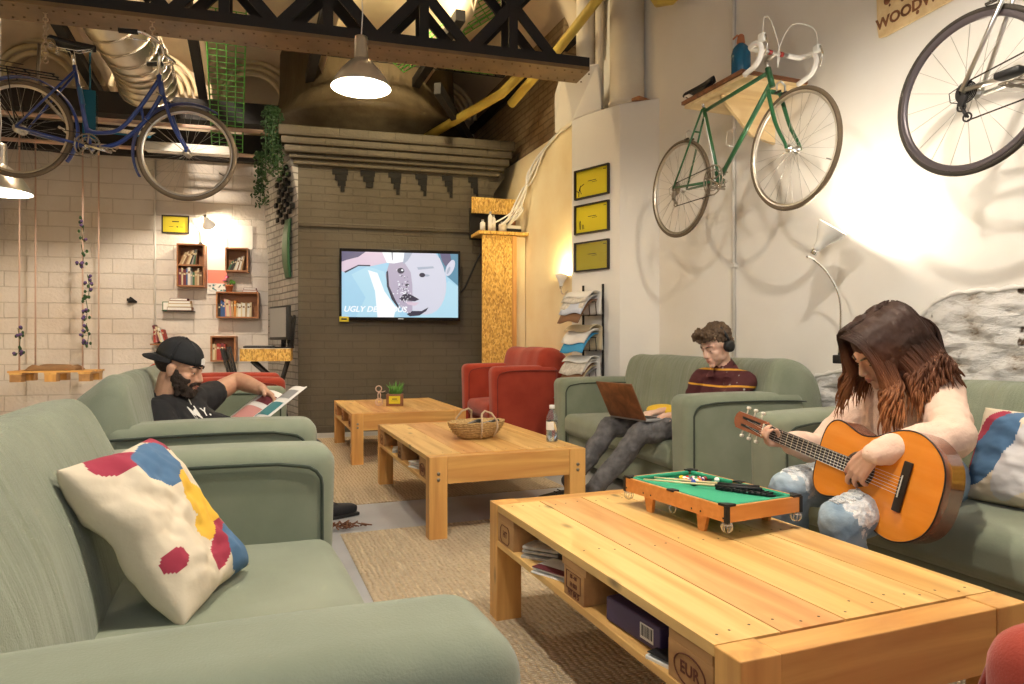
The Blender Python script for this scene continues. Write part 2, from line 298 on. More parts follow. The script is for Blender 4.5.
    def lathe(s, prof, c=(0, 0, 0), axis=(0, 0, 1), seg=32, a0=0, a1=2*PI, cap=False):
        M_ = fr(axis) if tuple(axis) != (0, 0, 1) else Matrix.Identity(3); full = abs(a1-a0-2*PI) < 1e-6; n = seg if full else seg+1
        vs = [Vector(c)+M_@Vector((math.cos(a0+(a1-a0)*k/seg)*r, math.sin(a0+(a1-a0)*k/seg)*r, z)) for r, z in prof for k in range(n)]
        fs = [(i*n+k, i*n+(k+1) % n, (i+1)*n+(k+1) % n, (i+1)*n+k) for i in range(len(prof)-1) for k in range(seg)]
        if cap: fs += [tuple(range(n))[::-1], tuple((len(prof)-1)*n+k for k in range(n))]
        return s.add(vs, fs)
    def ball(s, c, r, seg=16, rings=10, rot=None):
        r = Vector((r, r, r)) if isinstance(r, (int, float)) else Vector(r); vs = []; fs = []
        for i in range(1, rings):
            for k in range(seg):
                t = PI*i/rings; a = 2*PI*k/seg; p = Vector((math.sin(t)*math.cos(a)*r.x, math.sin(t)*math.sin(a)*r.y, math.cos(t)*r.z)); vs.append(p)
        vs += [Vector((0, 0, r.z)), Vector((0, 0, -r.z))]; T_, B_ = len(vs)-2, len(vs)-1
        for i in range(rings-2):
            for k in range(seg): fs.append((i*seg+k, (i+1)*seg+k, (i+1)*seg+(k+1) % seg, i*seg+(k+1) % seg))
        for k in range(seg): fs += [(T_, k, (k+1) % seg), (B_, (rings-2)*seg+(k+1) % seg, (rings-2)*seg+k)]
        if rot: vs = [rot@p for p in vs]
        return s.add([Vector(c)+p for p in vs], fs)
    def cap(s, a, ra, b_, rb, seg=12):
        """tapered capsule, closed"""
        a = Vector(a); b_ = Vector(b_); d = b_-a; L = max(d.length, 1e-6); M_ = fr(d); prof = []
        for i in range(0, 5): t = PI/2*(1-i/4.0); prof.append((math.cos(t)*ra, -math.sin(t)*ra))
        for i in range(0, 5): t = PI/2*(i/4.0); prof.append((math.cos(t)*rb, L+math.sin(t)*rb))
        prof[0] = (1e-4, prof[0][1]); prof[-1] = (1e-4, prof[-1][1]); vs = []; fs = []
        for r, z in prof:
            for k in range(seg): q = 2*PI*k/seg; vs.append(a+M_@Vector((math.cos(q)*r, math.sin(q)*r, z)))
        n = len(prof)
        for i in range(n-1):
            for k in range(seg): fs.append((i*seg+k, i*seg+(k+1) % seg, (i+1)*seg+(k+1) % seg, (i+1)*seg+k))
        fs += [tuple(range(seg))[::-1], tuple((n-1)*seg+k for k in range(seg))]
        return s.add(vs, fs)
    def prism(s, poly, z0, z1, M_=None, smooth=False):
        """poly in xy extruded from z0 to z1, M_ 4x4"""
        n = len(poly); vs = [Vector((p[0], p[1], z0)) for p in poly]+[Vector((p[0], p[1], z1)) for p in poly]
        if M_: vs = [M_@p for p in vs]
        s.add(vs, [tuple(range(n))[::-1], tuple(range(n, 2*n))], False)
        o = len(s.v)-2*n
        for k in range(n): s.f.append([o+k, o+(k+1) % n, o+n+(k+1) % n, o+n+k]); s.m.append(s.mi); s.sm.append(smooth)
        return s
    def grid(s, P_, nu, nv, closeu=False):
        vs = [P_(i/nu, j/nv) for i in range(nu+1) for j in range(nv+1)]
        return s.add(vs, [(i*(nv+1)+j, (i+1)*(nv+1)+j, (i+1)*(nv+1)+j+1, i*(nv+1)+j+1) for i in range(nu) for j in range(nv)])
    def mesh(s, name):
        me = bpy.data.meshes.new(name); me.from_pydata([tuple(p) for p in s.v], [], s.f)
        for q in s.mats: me.materials.append(MT[q])
        me.polygons.foreach_set('material_index', s.m); me.polygons.foreach_set('use_smooth', s.sm); me.update()
        bm = bmesh.new(); bm.from_mesh(me); bmesh.ops.recalc_face_normals(bm, faces=bm.faces); bm.to_mesh(me); bm.free()
        return me
    def build(s, name, parent=None, loc=None, rot=None, bevel=0, sub=0, solid=0, label=None):
        o = bpy.data.objects.new(name, s.mesh(name)); COL.objects.link(o)
        if parent: o.parent = parent
        if loc: o.location = loc
        if rot is not None: o.rotation_euler = rot if hasattr(rot, '__len__') else (0, 0, rot)
        if bevel:
            q = o.modifiers.new('bevel', 'BEVEL'); q.width = bevel; q.segments = 2; q.limit_method = 'ANGLE'; q.angle_limit = R(40); q.harden_normals = False
        if solid: q = o.modifiers.new('solid', 'SOLIDIFY'); q.thickness = solid; q.offset = 0
        if sub: q = o.modifiers.new('sub', 'SUBSURF'); q.levels = sub; q.render_levels = sub
        if label: o['label'] = label
        return o
def tag(o, label, cat, group=None, kind=None):
    o['label'] = label; o['category'] = cat
    if group: o['group'] = group
    if kind: o['kind'] = kind
    return o
def thing(name, label, cat, loc=(0, 0, 0), rot=0, group=None):
    o = bpy.data.objects.new(name, None); COL.objects.link(o); o.empty_display_size = .1; o.location = loc
    o.rotation_euler = rot if hasattr(rot, '__len__') else (0, 0, rot)
    return tag(o, label, cat, group)
def struct(o): o['kind'] = 'structure'; return o
KIDS = {}
def kids(o): return [c for c in bpy.data.objects if c.parent == o]
def dup(src, loc, rot, label, group=None):
    r = src.copy(); COL.objects.link(r); r.location = loc; r.rotation_euler = rot if hasattr(rot, '__len__') else (0, 0, rot); r['label'] = label
    if group: r['group'] = group
    def rec(a, b_):
        for c in kids(a):
            d = c.copy(); COL.objects.link(d); d.parent = b_; rec(c, d)
    rec(src, r); return r
FONT_CACHE = {}
def text(s_, size, mname, name, parent, M_, depth=.0006, align='CENTER', shear=0, bold=0, space=1):
    cu = bpy.data.curves.new('t', 'FONT'); cu.body = s_; cu.size = size; cu.extrude = depth; cu.align_x = align; cu.align_y = 'CENTER'; cu.shear = shear; cu.offset = bold; cu.space_character = space; cu.resolution_u = 3
    o = bpy.data.objects.new('t', cu); COL.objects.link(o); dg = bpy.context.evaluated_depsgraph_get(); me = bpy.data.meshes.new_from_object(o.evaluated_get(dg)); bpy.data.objects.remove(o); bpy.data.curves.remove(cu)
    me.materials.clear(); me.materials.append(MT[mname]); me.transform(M_); ob = bpy.data.objects.new(name, me); COL.objects.link(ob); ob.parent = parent
    return ob
def organic(mb, name, parent, voxel=.005, smooth=2, origin=(0, 0, 0), disp=0, dscale=10, label=None, fac=.5):
    """melts overlapping closed solids into one continuous skin"""
    me = mb.mesh(name); o = bpy.data.objects.new(name, me); COL.objects.link(o)
    q = o.modifiers.new('r', 'REMESH'); q.mode = 'VOXEL'; q.voxel_size = voxel; q.use_smooth_shade = True
    if smooth: q = o.modifiers.new('s', 'SMOOTH'); q.factor = fac; q.iterations = smooth
    dg = bpy.context.evaluated_depsgraph_get(); m2 = bpy.data.meshes.new_from_object(o.evaluated_get(dg)); o.modifiers.clear(); o.data = m2; bpy.data.meshes.remove(me); m2.name = name
    if not m2.materials: m2.materials.append(MT[mb.mats[0]])
    if disp:
        for v_, nrm in zip(m2.vertices, [w.vector.copy() for w in m2.vertex_normals]):
            v_.co += nrm*disp*noise.fractal(v_.co*dscale, .8, 2, 3)
    m2.transform(Matrix.Translation(-Vector(origin))); o.parent = parent
    for p in m2.polygons: p.use_smooth = True
    if label: o['label'] = label
    return o
def M4(loc, rot=None, eul=None):
    m_ = (rot.to_4x4() if rot else (Euler(eul).to_matrix().to_4x4() if eul else Matrix.Identity(4))); return Matrix.Translation(Vector(loc))@m_
def XY(xd, yd, loc):
    """4x4 with given x and y directions"""
    x = Vector(xd).normalized(); y = Vector(yd); y = (y-x*y.dot(x)).normalized(); z = x.cross(y)
    m_ = Matrix((x, y, z)).transposed().to_4x4(); m_.translation = Vector(loc); return m_
# ------------------------------------------------------------------ room shell
AW = R(-6.6)                                           # the end walls stand a little askew to the furniture
def wallbox(name, mats, L, z0, z1, T, loc, rot, cuts=None):
    m_ = MB(mats).box((L/2, T/2, (z0+z1)/2), (L, T, z1-z0)); o = m_.build(name, loc=loc, rot=rot); return struct(o)
struct(MB('floor_concrete').box((.6, 4.0, -.03), (9, 13, .06)).build('floor'))
wallbox('wall_back', 'brick_white', 6.3, 0, 3.29, .25, (-3.1, 9.775, 0), R(-6.3))
struct(MB('plaster_white').box((3.475, 2.0, 2.25), (.25, 8.8, 4.7)).build('wall_right'))
w_ = MB('plaster_cream').box((3.15, 7.72, 1.55), (.40, 3.64, 3.10)); struct(w_.build('wall_right_rear'))
w_ = MB('brick_brown').box((3.2, 7.90, 3.95), (.42, 3.4, 1.7)); struct(w_.build('wall_right_upper'))
struct(MB('plaster_cream').box((-2.86, 6.0, 2.25), (.2, 9.0, 4.5)).build('wall_left'))
struct(MB('plaster_white').box((.6, -2.4, 2.25), (6.2, .2, 4.5)).build('wall_front'))
# ceiling: brick jack vaults over the far bay, flat over the near one
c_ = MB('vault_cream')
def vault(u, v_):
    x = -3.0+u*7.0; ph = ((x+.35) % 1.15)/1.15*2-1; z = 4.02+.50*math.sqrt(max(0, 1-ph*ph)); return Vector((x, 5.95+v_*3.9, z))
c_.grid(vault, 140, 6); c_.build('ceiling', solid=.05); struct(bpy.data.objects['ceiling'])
g_ = MB('steel_black')
for k in range(7):
    x = -3.0+.8+1.15*k-.575+.0; g_.box((x-.0, 7.9, 3.97), (.09, 3.9, .10))
g_.build('trim_vault_joists'); struct(bpy.data.objects['trim_vault_joists'])
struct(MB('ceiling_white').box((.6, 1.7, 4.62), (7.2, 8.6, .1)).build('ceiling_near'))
for nm, rr in (('ring_outer', 1),):
    r_ = MB('plaster_cream')
    for k in range(5):
        xc = -3.0+.8+1.15*k+.0
        for q, rad in enumerate((.50, .42, .34)):
            pts = [(xc+math.cos(a)*rad, 9.35-(xc+2.7)*.11-.06*q*0, 4.0+math.sin(a)*rad*.95) for a in [PI*i/16 for i in range(17)]]
            r_.tube(pts, .028, 6)
    struct(r_.build('trim_arch_mouldings'))
struct(MB('vault_cream').box((3.15, .12, 4.0), (6.3, .2, 1.4)).build('wall_back_upper', loc=(-3.1, 9.775, 0), rot=R(-6.3)))
# dark steel header over the white brick
struct(MB('steel_black').box((3.0, -.06, 3.46), (6.0, .14, .34)).build('trim_header_beam', loc=(-3.1, 9.775, 0), rot=R(-6.3)))
# pillar with a splayed face, its ledge, and the plaster haunch under the truss
pl = [(2.9, 5.86), (3.1, 5.30), (3.352, 5.05), (3.42, 5.2), (3.42, 6.0), (2.99, 6.0), (2.955, 5.90)]
struct(MB('plaster_pillar').prism(pl, 0, 3.12).build('trim_pillar', bevel=.012))
h_ = MB('plaster_pillar')
hv = [(2.62, 5.42), (2.62, 5.92), (3.12, 5.28), (3.34, 5.12), (3.34, 6.25), (2.9, 6.25)]
bt = [(2.90, 5.86, 3.1), (3.03, 5.50, 3.12), (3.06, 5.55, 3.12), (3.06, 6.25, 3.1), (2.9, 6.25, 3.1)]
tp = [(2.70, 5.66, 3.50), (2.94, 5.40, 3.50), (3.06, 5.55, 3.50), (3.06, 6.25, 3.50), (2.9, 6.25, 3.50)]
h_.add(bt+tp, [(0, 1, 2, 3, 4), (5, 9, 8, 7, 6)]+[(k, (k+1) % 5, 5+(k+1) % 5, 5+k) for k in range(5)], False)
struct(h_.build('trim_haunch', bevel=.02))
# rough masonry where the plaster has come away
rp = MB('rubble'); crv = [(4.1, .60), (3.5, .72), (3.2, .80), (3.015, .84), (2.9, .95), (2.75, 1.05), (2.6, 1.12), (2.486, 1.215), (2.3, 1.245), (2.18, 1.24), (1.9, 1.28), (1.4, 1.40), (.2, 1.5)]
def topz(y):
    for (a, za), (b_, zb) in zip(crv, crv[1:]):
        if b_ <= y <= a: return za+(zb-za)*(a-y)/(a-b_)+.018*noise.noise(Vector((y*9, 0, 0)))
    return .6
def rub(u, v_):
    y = 4.1-u*3.9; t = topz(y); z = .3+v_*(t-.3); e = min(1, (1-v_)*9)*min(1, u*10)
    d = .028*noise.fractal(Vector((y*6, z*9, 1.3)), .9, 2.1, 4)+.014*noise.noise(Vector((y*22, z*30, 4)))
    return Vector((3.335-e*(.012+d), y, z))
rp.grid(rub, 220, 60); struct(rp.build('wall_right_bare_stone'))
lip = MB('plaster_pillar'); lip.tube([(3.342-.012*abs(math.sin(i*1.7)), 4.1-3.9*i/120, topz(4.1-3.9*i/120)+.006) for i in range(121)], [.012+.005*math.sin(i*2.3) for i in range(121)], 6); struct(lip.build('trim_plaster_edge'))
# chimney block that carries the television
ch = MB('brick_dark'); Lc = 2.13
ch.box((Lc/2, .3, 1.55), (Lc, .6, 3.1))
struct(ch.build('wall_chimney', loc=(.537, 7.778, 0), rot=AW))
co = MB('brick_dark')
for z0, z1, pr in ((3.20, 3.31, .19), (3.12, 3.20, .165), (3.04, 3.12, .135), (2.99, 3.04, .09), (2.93, 2.99, .05)):
    ex = pr; co.box((Lc/2+.04, .3-pr/2, (z0+z1)/2), (Lc+.08+ex*2, .6+pr, z1-z0))
co.box((Lc/2, .02-.025, 2.285), (Lc, .05, .05))
struct(co.build('trim_chimney_cornice', loc=(.537, 7.778, 0), rot=AW, bevel=.012))
# flared right shoulder of the cornice
sh = MB('brick_dark')
sh.prism([(0, 2.35), (.02, 2.55), (.08, 2.75), (.2, 2.93), (.2, 3.04), (0, 3.04)], 0, .3, XY((1, 0, 0), (0, 0, 1), (Lc-.01, .32, 0))); struct(sh.build('trim_chimney_shoulder', loc=(.537, 7.778, 0), rot=AW))
nt_ = MB('recess_black')
for k in range(6):
    x0 = .36+k*.305; s_ = 1.0 if k not in (1,) else .55; w = .17-.012*k
    for q in range(4):
        if q/4 < s_: nt_.box((x0+.03*q+w*(1-q/4)/2, -.002, 2.88-.062*q), (w*(1-q/4), .02, .06))
struct(nt_.build('trim_stepped_vents', loc=(.537, 7.778, 0), rot=AW))
# splayed white brick return on the left of the chimney
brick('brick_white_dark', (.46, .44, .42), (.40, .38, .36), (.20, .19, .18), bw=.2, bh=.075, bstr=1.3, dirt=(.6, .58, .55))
spx = Vector((.263-.537, 8.916-7.778, 0)); Ls = spx.length; aS = math.atan2(spx.y, spx.x)
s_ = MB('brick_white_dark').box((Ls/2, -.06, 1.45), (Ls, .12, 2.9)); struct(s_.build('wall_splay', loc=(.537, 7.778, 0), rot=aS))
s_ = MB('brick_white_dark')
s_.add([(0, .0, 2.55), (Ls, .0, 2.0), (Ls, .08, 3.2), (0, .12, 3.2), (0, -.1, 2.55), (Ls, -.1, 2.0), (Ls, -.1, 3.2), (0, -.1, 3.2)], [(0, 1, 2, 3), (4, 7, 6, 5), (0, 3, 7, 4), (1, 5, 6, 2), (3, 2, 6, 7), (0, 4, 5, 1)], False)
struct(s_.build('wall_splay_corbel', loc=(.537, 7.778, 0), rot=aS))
s_ = MB('recess_black')
for r_ in range(6):
    for k in range(5-abs(r_-2)//2):
        x = .12+k*.13+(r_ % 2)*.06; z = 2.50+r_*.085-k*.04; s_.box((x, .012+(z-2.4)*.13, z), (.075, .03, .05))
struct(s_.build('trim_splay_honeycomb', loc=(.537, 7.778, 0), rot=aS))
# drum hood above the chimney
hc = Vector((1.46, 8.72, 0)); hd = MB('hood_brown')
prof = [(.80, 3.25), (.86, 3.44), (1.20, 3.58), (1.22, 3.61), (1.14, 3.68), (1.09, 3.80), (1.06, 3.95), (1.05, 4.6)]
hd.lathe(prof, hc, seg=40, a0=R(-190), a1=R(10)); struct(hd.build('trim_chimney_hood', solid=.03))
# columns and pipes above the pillar
t = thing('cast_column', 'fat round white column standing on the pillar ledge up to the roof', 'column', (3.215, 5.37, 3.12))
MB('cream_paint').lathe([(.165, 0), (.165, .04), (.155, .06), (.155, 1.4)], seg=32, cap=True).build('shaft', t)
MB('shelf_wood').box((.04, -.17, .012), (.16, .1, .024), rot=Euler((0, 0, .3)).to_matrix()).box((.15, -.12, .015), (.12, .12, .03)).build('wedge', t)
o = MB('cream_paint').cyl((2.99, 5.75, 3.50), (2.99, 5.75, 4.57), .085, 20).cyl((3.06, 5.60, 3.12), (3.06, 5.60, 4.57), .040).build('drain_pipe'); tag(o, 'thinner white pipe rising left of the fat column', 'pipe')
o = MB('pipe_yellow').tube([(2.55, 6.55, 3.45), (2.72, 5.85, 3.72), (2.88, 5.35, 4.0), (3.02, 4.95, 4.25)], .045, 12).build('gas_pipe'); tag(o, 'yellow pipe slanting up to the right in front of the thinner white pipe', 'pipe')
o = MB('pipe_yellow').tube([(3.1, 4.96, 4.15), (3.15, 4.90, 3.95), (3.17, 4.80, 3.80), (3.2, 4.66, 3.76), (3.22, 4.5, 3.80), (3.28, 4.0, 3.93)], .042, 12).build('gas_pipe'); tag(o, 'yellow pipe with an elbow right of the fat white column', 'pipe')
o = MB('pipe_yellow').tube([(1.95, 8.1, 3.42), (2.52, 6.75, 3.62), (2.66, 6.3, 3.78)], .05, 12).build('gas_pipe'); tag(o, 'yellow pipe running under the roof beside the brown chimney hood', 'pipe')
o = MB('steel_black').box((2.25, 7.5, 3.55), (.07, 1.5, .12), rot=Euler((R(-6), 0, R(-32))).to_matrix()).build('roof_joist'); tag(o, 'dark joist slanting between chimney hood and brick wall', 'beam')
o = MB('conduit').cyl((3.335, 4.07, .6), (3.335, 4.07, 4.5), .014).box((3.335, 4.07, 1.56), (.03, .05, .03)).build('conduit'); tag(o, 'thin white cable conduit running straight down the right wall', 'conduit')
o = MB('conduit').tube([(-1.045, 9.53, .9), (-1.045, 9.53, 3.27)], .012).build('conduit'); tag(o, 'thin conduit up the white brick wall left of the bookshelves', 'conduit')

# ------------------------------------------------------------------ roof truss
tr = thing('roof_truss', 'black riveted lattice truss spanning the room on a broad brown bottom flange', 'beam', (-2.6, 5.63, 3.30), R(-5.2))
LT = 5.34; wT = .30
MB('steel_brown').box((LT/2, wT/2, .015), (LT, wT, .03)).build('bottom_flange', tr)
MB('steel_black').box((LT/2, .012, .06), (LT, .02, .10)).box((LT/2, wT-.012, .06), (LT, .02, .10)).build('web_angle', tr)
for yy in (.02, wT-.02): MB('steel_black').box((LT/2, yy, .93), (LT, .05, .12)).build('top_chord', tr)
rv = MB('nail')
for k in range(70):
    for yy in (.06, wT-.06): rv.ball((.05+k*.077, yy+.012*((k % 2)*2-1), -.002), (.009, .009, .006), 6, 4)
o = rv.build('rivets', tr); o['kind'] = 'stuff'
P0 = .26; PP = .735
for yy, nm in ((.02, 0), (wT-.02, 1)):
    for k in range(8):
        x = P0+PP*k-(.1 if nm else 0)*0
        if x > LT: break
        MB('steel_black').box((x, yy, .46), (.075 if not nm else .06, .03, .86)).build('post', tr)
        for s1 in (-1, 1):
            xa = max(0, min(LT, x+s1*PP/2)); 
            MB('steel_black').add(*(lambda a, b_: ([(a[0]-.055, yy-.012, a[1]), (a[0]+.055, yy-.012, a[1]), (b_[0]+.055, yy-.012, b_[1]), (b_[0]-.055, yy-.012, b_[1]), (a[0]-.055, yy+.012, a[1]), (a[0]+.055, yy+.012, a[1]), (b_[0]+.055, yy+.012, b_[1]), (b_[0]-.055, yy+.012, b_[1])], [(0, 1, 2, 3), (7, 6, 5, 4), (0, 4, 5, 1), (1, 5, 6, 2), (2, 6, 7, 3), (3, 7, 4, 0)]))((xa, .06), (x-s1*PP/2, .88)), False).build('diagonal', tr)

# ------------------------------------------------------------------ services under the far ceiling
t = thing('spiral_duct', 'wide silvery spiral air duct hanging down behind the blue bicycle', 'duct', (0, 0, 0))
dp = [Vector((-1.33, 6.3, 4.3)), Vector((-1.22, 6.75, 4.08)), Vector((-1.05, 7.2, 3.86)), Vector((-.96, 7.65, 3.76)), Vector((-.93, 7.95, 3.62))]
def bez(P_, n):
    out = []
    for i in range(len(P_)-1):
        p0 = P_[max(i-1, 0)]; p1 = P_[i]; p2 = P_[i+1]; p3 = P_[min(i+2, len(P_)-1)]
        for k in range(n):
            t_ = k/n; out.append(.5*((2*p1)+(-p0+p2)*t_+(2*p0-5*p1+4*p2-p3)*t_*t_+(-p0+3*p1-3*p2+p3)*t_**3))
    return out+[P_[-1]]
dd = bez(dp, 8)
MB('duct').tube(dd, [.27+.006*((i % 2)*2-1) for i in range(len(dd))], 28).build('tube', t)
sp_ = MB('duct_band'); b_ = []
for i in range(len(dd)-1):
    T_ = (dd[i+1]-dd[i]).normalized(); u_ = T_.cross(Vector((0, 0, 1))).normalized(); v_ = T_.cross(u_)
    for q in range(8):
        f = q/8; a = (i+f)*2*PI/2.2; c = dd[i].lerp(dd[i+1], f); b_.append(c+(u_*math.cos(a)+v_*math.sin(a))*.279)
sp_.tube(b_, .007, 5).build('seam', t)
def tray(name, a, b_, w, mt, label, lip_h=.05):
    a = Vector(a); b_ = Vector(b_); d = b_-a; L = d.length; M_ = XY(d, Vector((0, 0, 1)).cross(d) if abs(d.normalized().z) < .9 else (1, 0, 0), a); m_ = MB(mt); m_.X = M_
    for y in (-w/2, -w/4, 0, w/4, w/2): m_.cyl((0, y, 0), (L, y, 0), .006, 5)
    for y in (-w/2, w/2): m_.cyl((0, y, lip_h), (L, y, lip_h), .007, 5)
    n = int(L/.09)
    for i in range(n+1): x = L*i/n; m_.tube([(x, -w/2, lip_h), (x, -w/2, 0), (x, w/2, 0), (x, w/2, lip_h)], .005, 5)
    o = m_.build(name); tag(o, label, 'cable tray'); return o
tray('cable_tray', (-.16, 6.6, 3.96), (-.20, 8.9, 3.30), .34, 'tray_green', 'green wire cable tray coming down right of the blue bicycle wheel')
tray('cable_tray', (.2, 7.0, 3.93), (2.45, 6.75, 3.86), .25, 'tray_green', 'green wire cable tray seen through the lattice truss')
tray('cable_tray', (1.45, 6.9, 3.80), (2.4, 6.2, 4.35), .28, 'tray_green', 'steep green cable tray climbing behind the right end of the truss')
tray('cable_tray', (.2, 7.35, 4.02), (2.7, 7.1, 3.98), .2, 'steel_black', 'black wire cable tray behind the green one above the truss')
for a, b2, lab in (((-2.7, 8.7, 3.42), (.35, 8.35, 3.42), 'long rusty pipe under the vaults, nearer of two'), ((-2.7, 9.0, 3.22), (.3, 8.7, 3.22), 'long rusty pipe under the vaults, lower of two')):
    o = MB('rope_pink').cyl(a, b2, .022).build('ceiling_pipe'); tag(o, lab, 'pipe')
o = MB('steel_black').box((-1.15, 8.75, 3.66), (3.1, .2, .24), rot=Euler((0, 0, AW)).to_matrix()).build('header_joist'); tag(o, 'deep dark joist under the vaults behind the blue bicycle', 'beam')
o = MB('white_paint').box((-.55, 8.45, 3.16), (.95, .12, .10), rot=Euler((0, 0, AW)).to_matrix(), r=.01).build('cable_trunking'); tag(o, 'pale boxed trunking seen through the blue bicycle front wheel', 'trunking')
o = MB('ceiling_white').box((-2.05, 6.55, 3.93), (1.35, .10, .07), rot=Euler((0, 0, AW)).to_matrix()).build('air_grille')
tag(o, 'long pale air grille with dark slots above the blue bicycle saddle', 'vent')
sl = MB('recess_black')
for k in range(26): sl.box((-.60+k*.047, -.052, 0), (.022, .006, .028))
q_ = sl.build('slots', o); q_.location = (-2.05, 6.55, 3.93); q_.rotation_euler = (0, 0, AW)
o = MB('blue_glass').box((-1.2, 8.3, 3.24), (.55, .5, .02), rot=Euler((R(20), 0, 0)).to_matrix()).box((-1.5, 8.2, 3.35), (.12, .1, .5)).cyl((-1.5, 8.2, 3.5), (-1.5, 8.2, 4.2), .01).build('skylight_box'); tag(o, 'dark box with a blue pane hanging under the vaults', 'box')

# ------------------------------------------------------------------ rugs
def rug(name, x0, y0, x1, y1, label, rot=0):
    m_ = MB('jute').box(((x1-x0)/2, (y1-y0)/2, .0025), (x1-x0, y1-y0, .005)); o = m_.build(name, loc=(x0, y0, .0), rot=rot); tag(o, label, 'rug'); return o
rug('jute_rug', .46, .0, 2.5, 3.62, 'beige woven jute rug under the largest near pallet table')
rug('jute_rug', .32, 4.25, 2.05, 7.3, 'pale jute rug under the two farther pallet tables')
fr_ = MB('dark_wood')
for k in range(26):
    a = rnd.uniform(0, 6.3); p = Vector((.50+rnd.uniform(-.10, .10), 3.70+rnd.uniform(-.03, .03), .02)); fr_.tube([p, p+Vector((math.cos(a)*.03, math.sin(a)*.02, rnd.uniform(0, .03))), p+Vector((math.cos(a+1)*.06, math.sin(a+1)*.03, .0))], .004, 5)
o = fr_.build('rug_tassel'); tag(o, 'brown tangle of loose threads at the near rug corner', 'tassel', kind='stuff')
# ------------------------------------------------------------------ sofas
def sofa(name, label, cat, L, loc, rot, D=.92, armH=.68, backH=.86, armW=.20, seatZ=.43, ncush=1, cols=('sofa_sage', 'sofa_sage_fold', 'piping'), group=None, panel=True, bt=.385, binset=.02, lean=0):
    fa, fb, fp = cols; t = thing(name, label, cat, loc, rot, group)
    MB(fa).rbox((L/2, D*.5+.02, .17), (L-2*armW+.02, D-.06, .20), .02, n=4).build('base', t)
    for k in (0, 1):
        xc = armW/2 if k == 0 else L-armW/2; sgn = -1 if k == 0 else 1
        def f(p, sgn=sgn):
            q = p.copy(); tz = (p.z+armH/2)/armH
            q.x *= 1+.10*max(0, tz-.6); q.z += .014*math.cos(p.y*3.2)*tz; q.y -= .018*tz*(1 if p.y < 0 else 0)
            return q
        Ly = D-.16
        a = MB(fa).rbox((xc, Ly/2, armH/2+.03), (armW, Ly, armH-.06), .055, n=10, k=5, f=f).build('arm', t)
        # piping that frames each side of the arm
        for sx in (-1, 1):
            x = xc+sx*(armW/2+.003)
            z1 = armH-.045; z0 = .07; y0 = .028; pts = [(x, y0, z0)]+[(x, y0, z0+(z1-.06-z0)*i/6) for i in range(1, 7)]
            pts += [(x+sx*.008, y0+.06-.06*math.cos(q*PI/8), z1-.06+.06*math.sin(q*PI/8)) for q in range(1, 5)]
            pts += [(x+sx*.008, y0+.06+(Ly-.1)*i/10, z1+.014*math.cos((y0+.06+(Ly-.1)*i/10-Ly/2)*3.2)) for i in range(1, 11)]
            MB(fp).tube(pts, .0055, 6).build('piping', a)
    n = ncush; W_ = (L-2*armW)/n
    for k in range(n):
        def f(p):
            q = p.copy(); u = p.x/(W_/2); v = p.y/(D*.36)
            if p.z > 0: q.z += .022*(1-u*u)*(1-v*v)+.004*noise.noise(Vector((p.x*6, p.y*6, k)))
            q.y -= .012*(1-u*u)*(p.z > -.05); return q
        MB(fa).rbox((armW+W_*(k+.5), .355, seatZ-.085), (W_-.006, .71, .165), .055, n=14, k=5, f=f).build('seat_cushion', t)
    # back: rolled top, leaning
    q0 = bt-.385
    pr = [(D-.40-q0, seatZ-.02), (D-.385-q0+lean*.5, .60), (D-.345-q0+lean, backH-.10), (D-.30-q0*.8+lean*.9, backH-.02), (D-.22-q0*.5, backH), (D-.12, backH-.03), (D-.03, backH-.12), (D, backH-.24), (D, .4), (D, .08), (D-.2, .08), (D-.36-q0, .25)]
    pv = [Vector((0, a, b_)) for a, b_ in pr]; lp = bez([pv[-1]]+pv+[pv[0]], 4)[4:-1]; lp = lp[:len(pr)*4]
    cen = Vector((0, D-.2, .45)); nx = 44
    def f(u, v):
        x = binset+u*(L-.02-binset); e = min(u, 1-u)*(L-.04); s_ = 1-.16*max(0, 1-e/.07)**2
        p = lp[int(round(v*len(lp))) % len(lp)]; q = cen+(p-cen)*s_
        rr_ = .012*math.sin(x*8+3*math.sin(x*2.1))*max(0, (q.z-.35))+.006*noise.noise(Vector((x*7, q.z*2, 1)))
        return Vector((x+(L/2-x)*.0, q.y-rr_, q.z+rr_*.6-.012*abs(math.sin((u*n)*PI))**.3*0))
    b_ = MB(fb).grid(f, nx, len(lp)); o = len(b_.v)
    for side in (0, nx):
        idx = [side*(len(lp)+1)+j for j in range(len(lp))]; b_.f.append(idx if side else idx[::-1]); b_.m.append(0); b_.sm.append(True)
    b_.build('back', t)
    for x in (.08, L-.08):
        for y in (.07, D-.1): MB('dark_wood').cyl((x, y, 0), (x, y, .07), .022, 12, .028).build('foot', t)
    return t
sofa('sofa', 'pale sage two-seat sofa in the near left foreground with a patterned cushion on it', 'sofa', 1.64, (.272, .665, 0), R(91.2), ncush=1, backH=.845, D=.93, bt=.40, lean=.035)
sofa('sofa', 'pale sage sofa on the left where the man in the cap sits', 'sofa', 2.28, (.25, 2.76, 0), R(90), backH=.875, armH=.69, D=.88, bt=.28)
sofa('sofa', 'sage green sofa by the right wall where the person with headphones sits', 'sofa', 2.06, (2.385, 5.15, 0), R(-94.0), D=.93, backH=.90, armH=.70, ncush=1, armW=.20, binset=.14)
sofa('sofa', 'sage green sofa at the right edge where the guitar player sits', 'sofa', 2.1, (2.08, 2.44, 0), R(-90), D=1.0, backH=.84, armH=.69, ncush=1)
sofa('armchair', 'red armchair in front of the OSB cupboard, behind the farther tables', 'armchair', 1.0, (2.08, 6.75, 0), R(-90), D=.80, armH=.77, backH=.95, armW=.16, seatZ=.44, cols=('red_velvet', 'red_velvet', 'red_dark'))
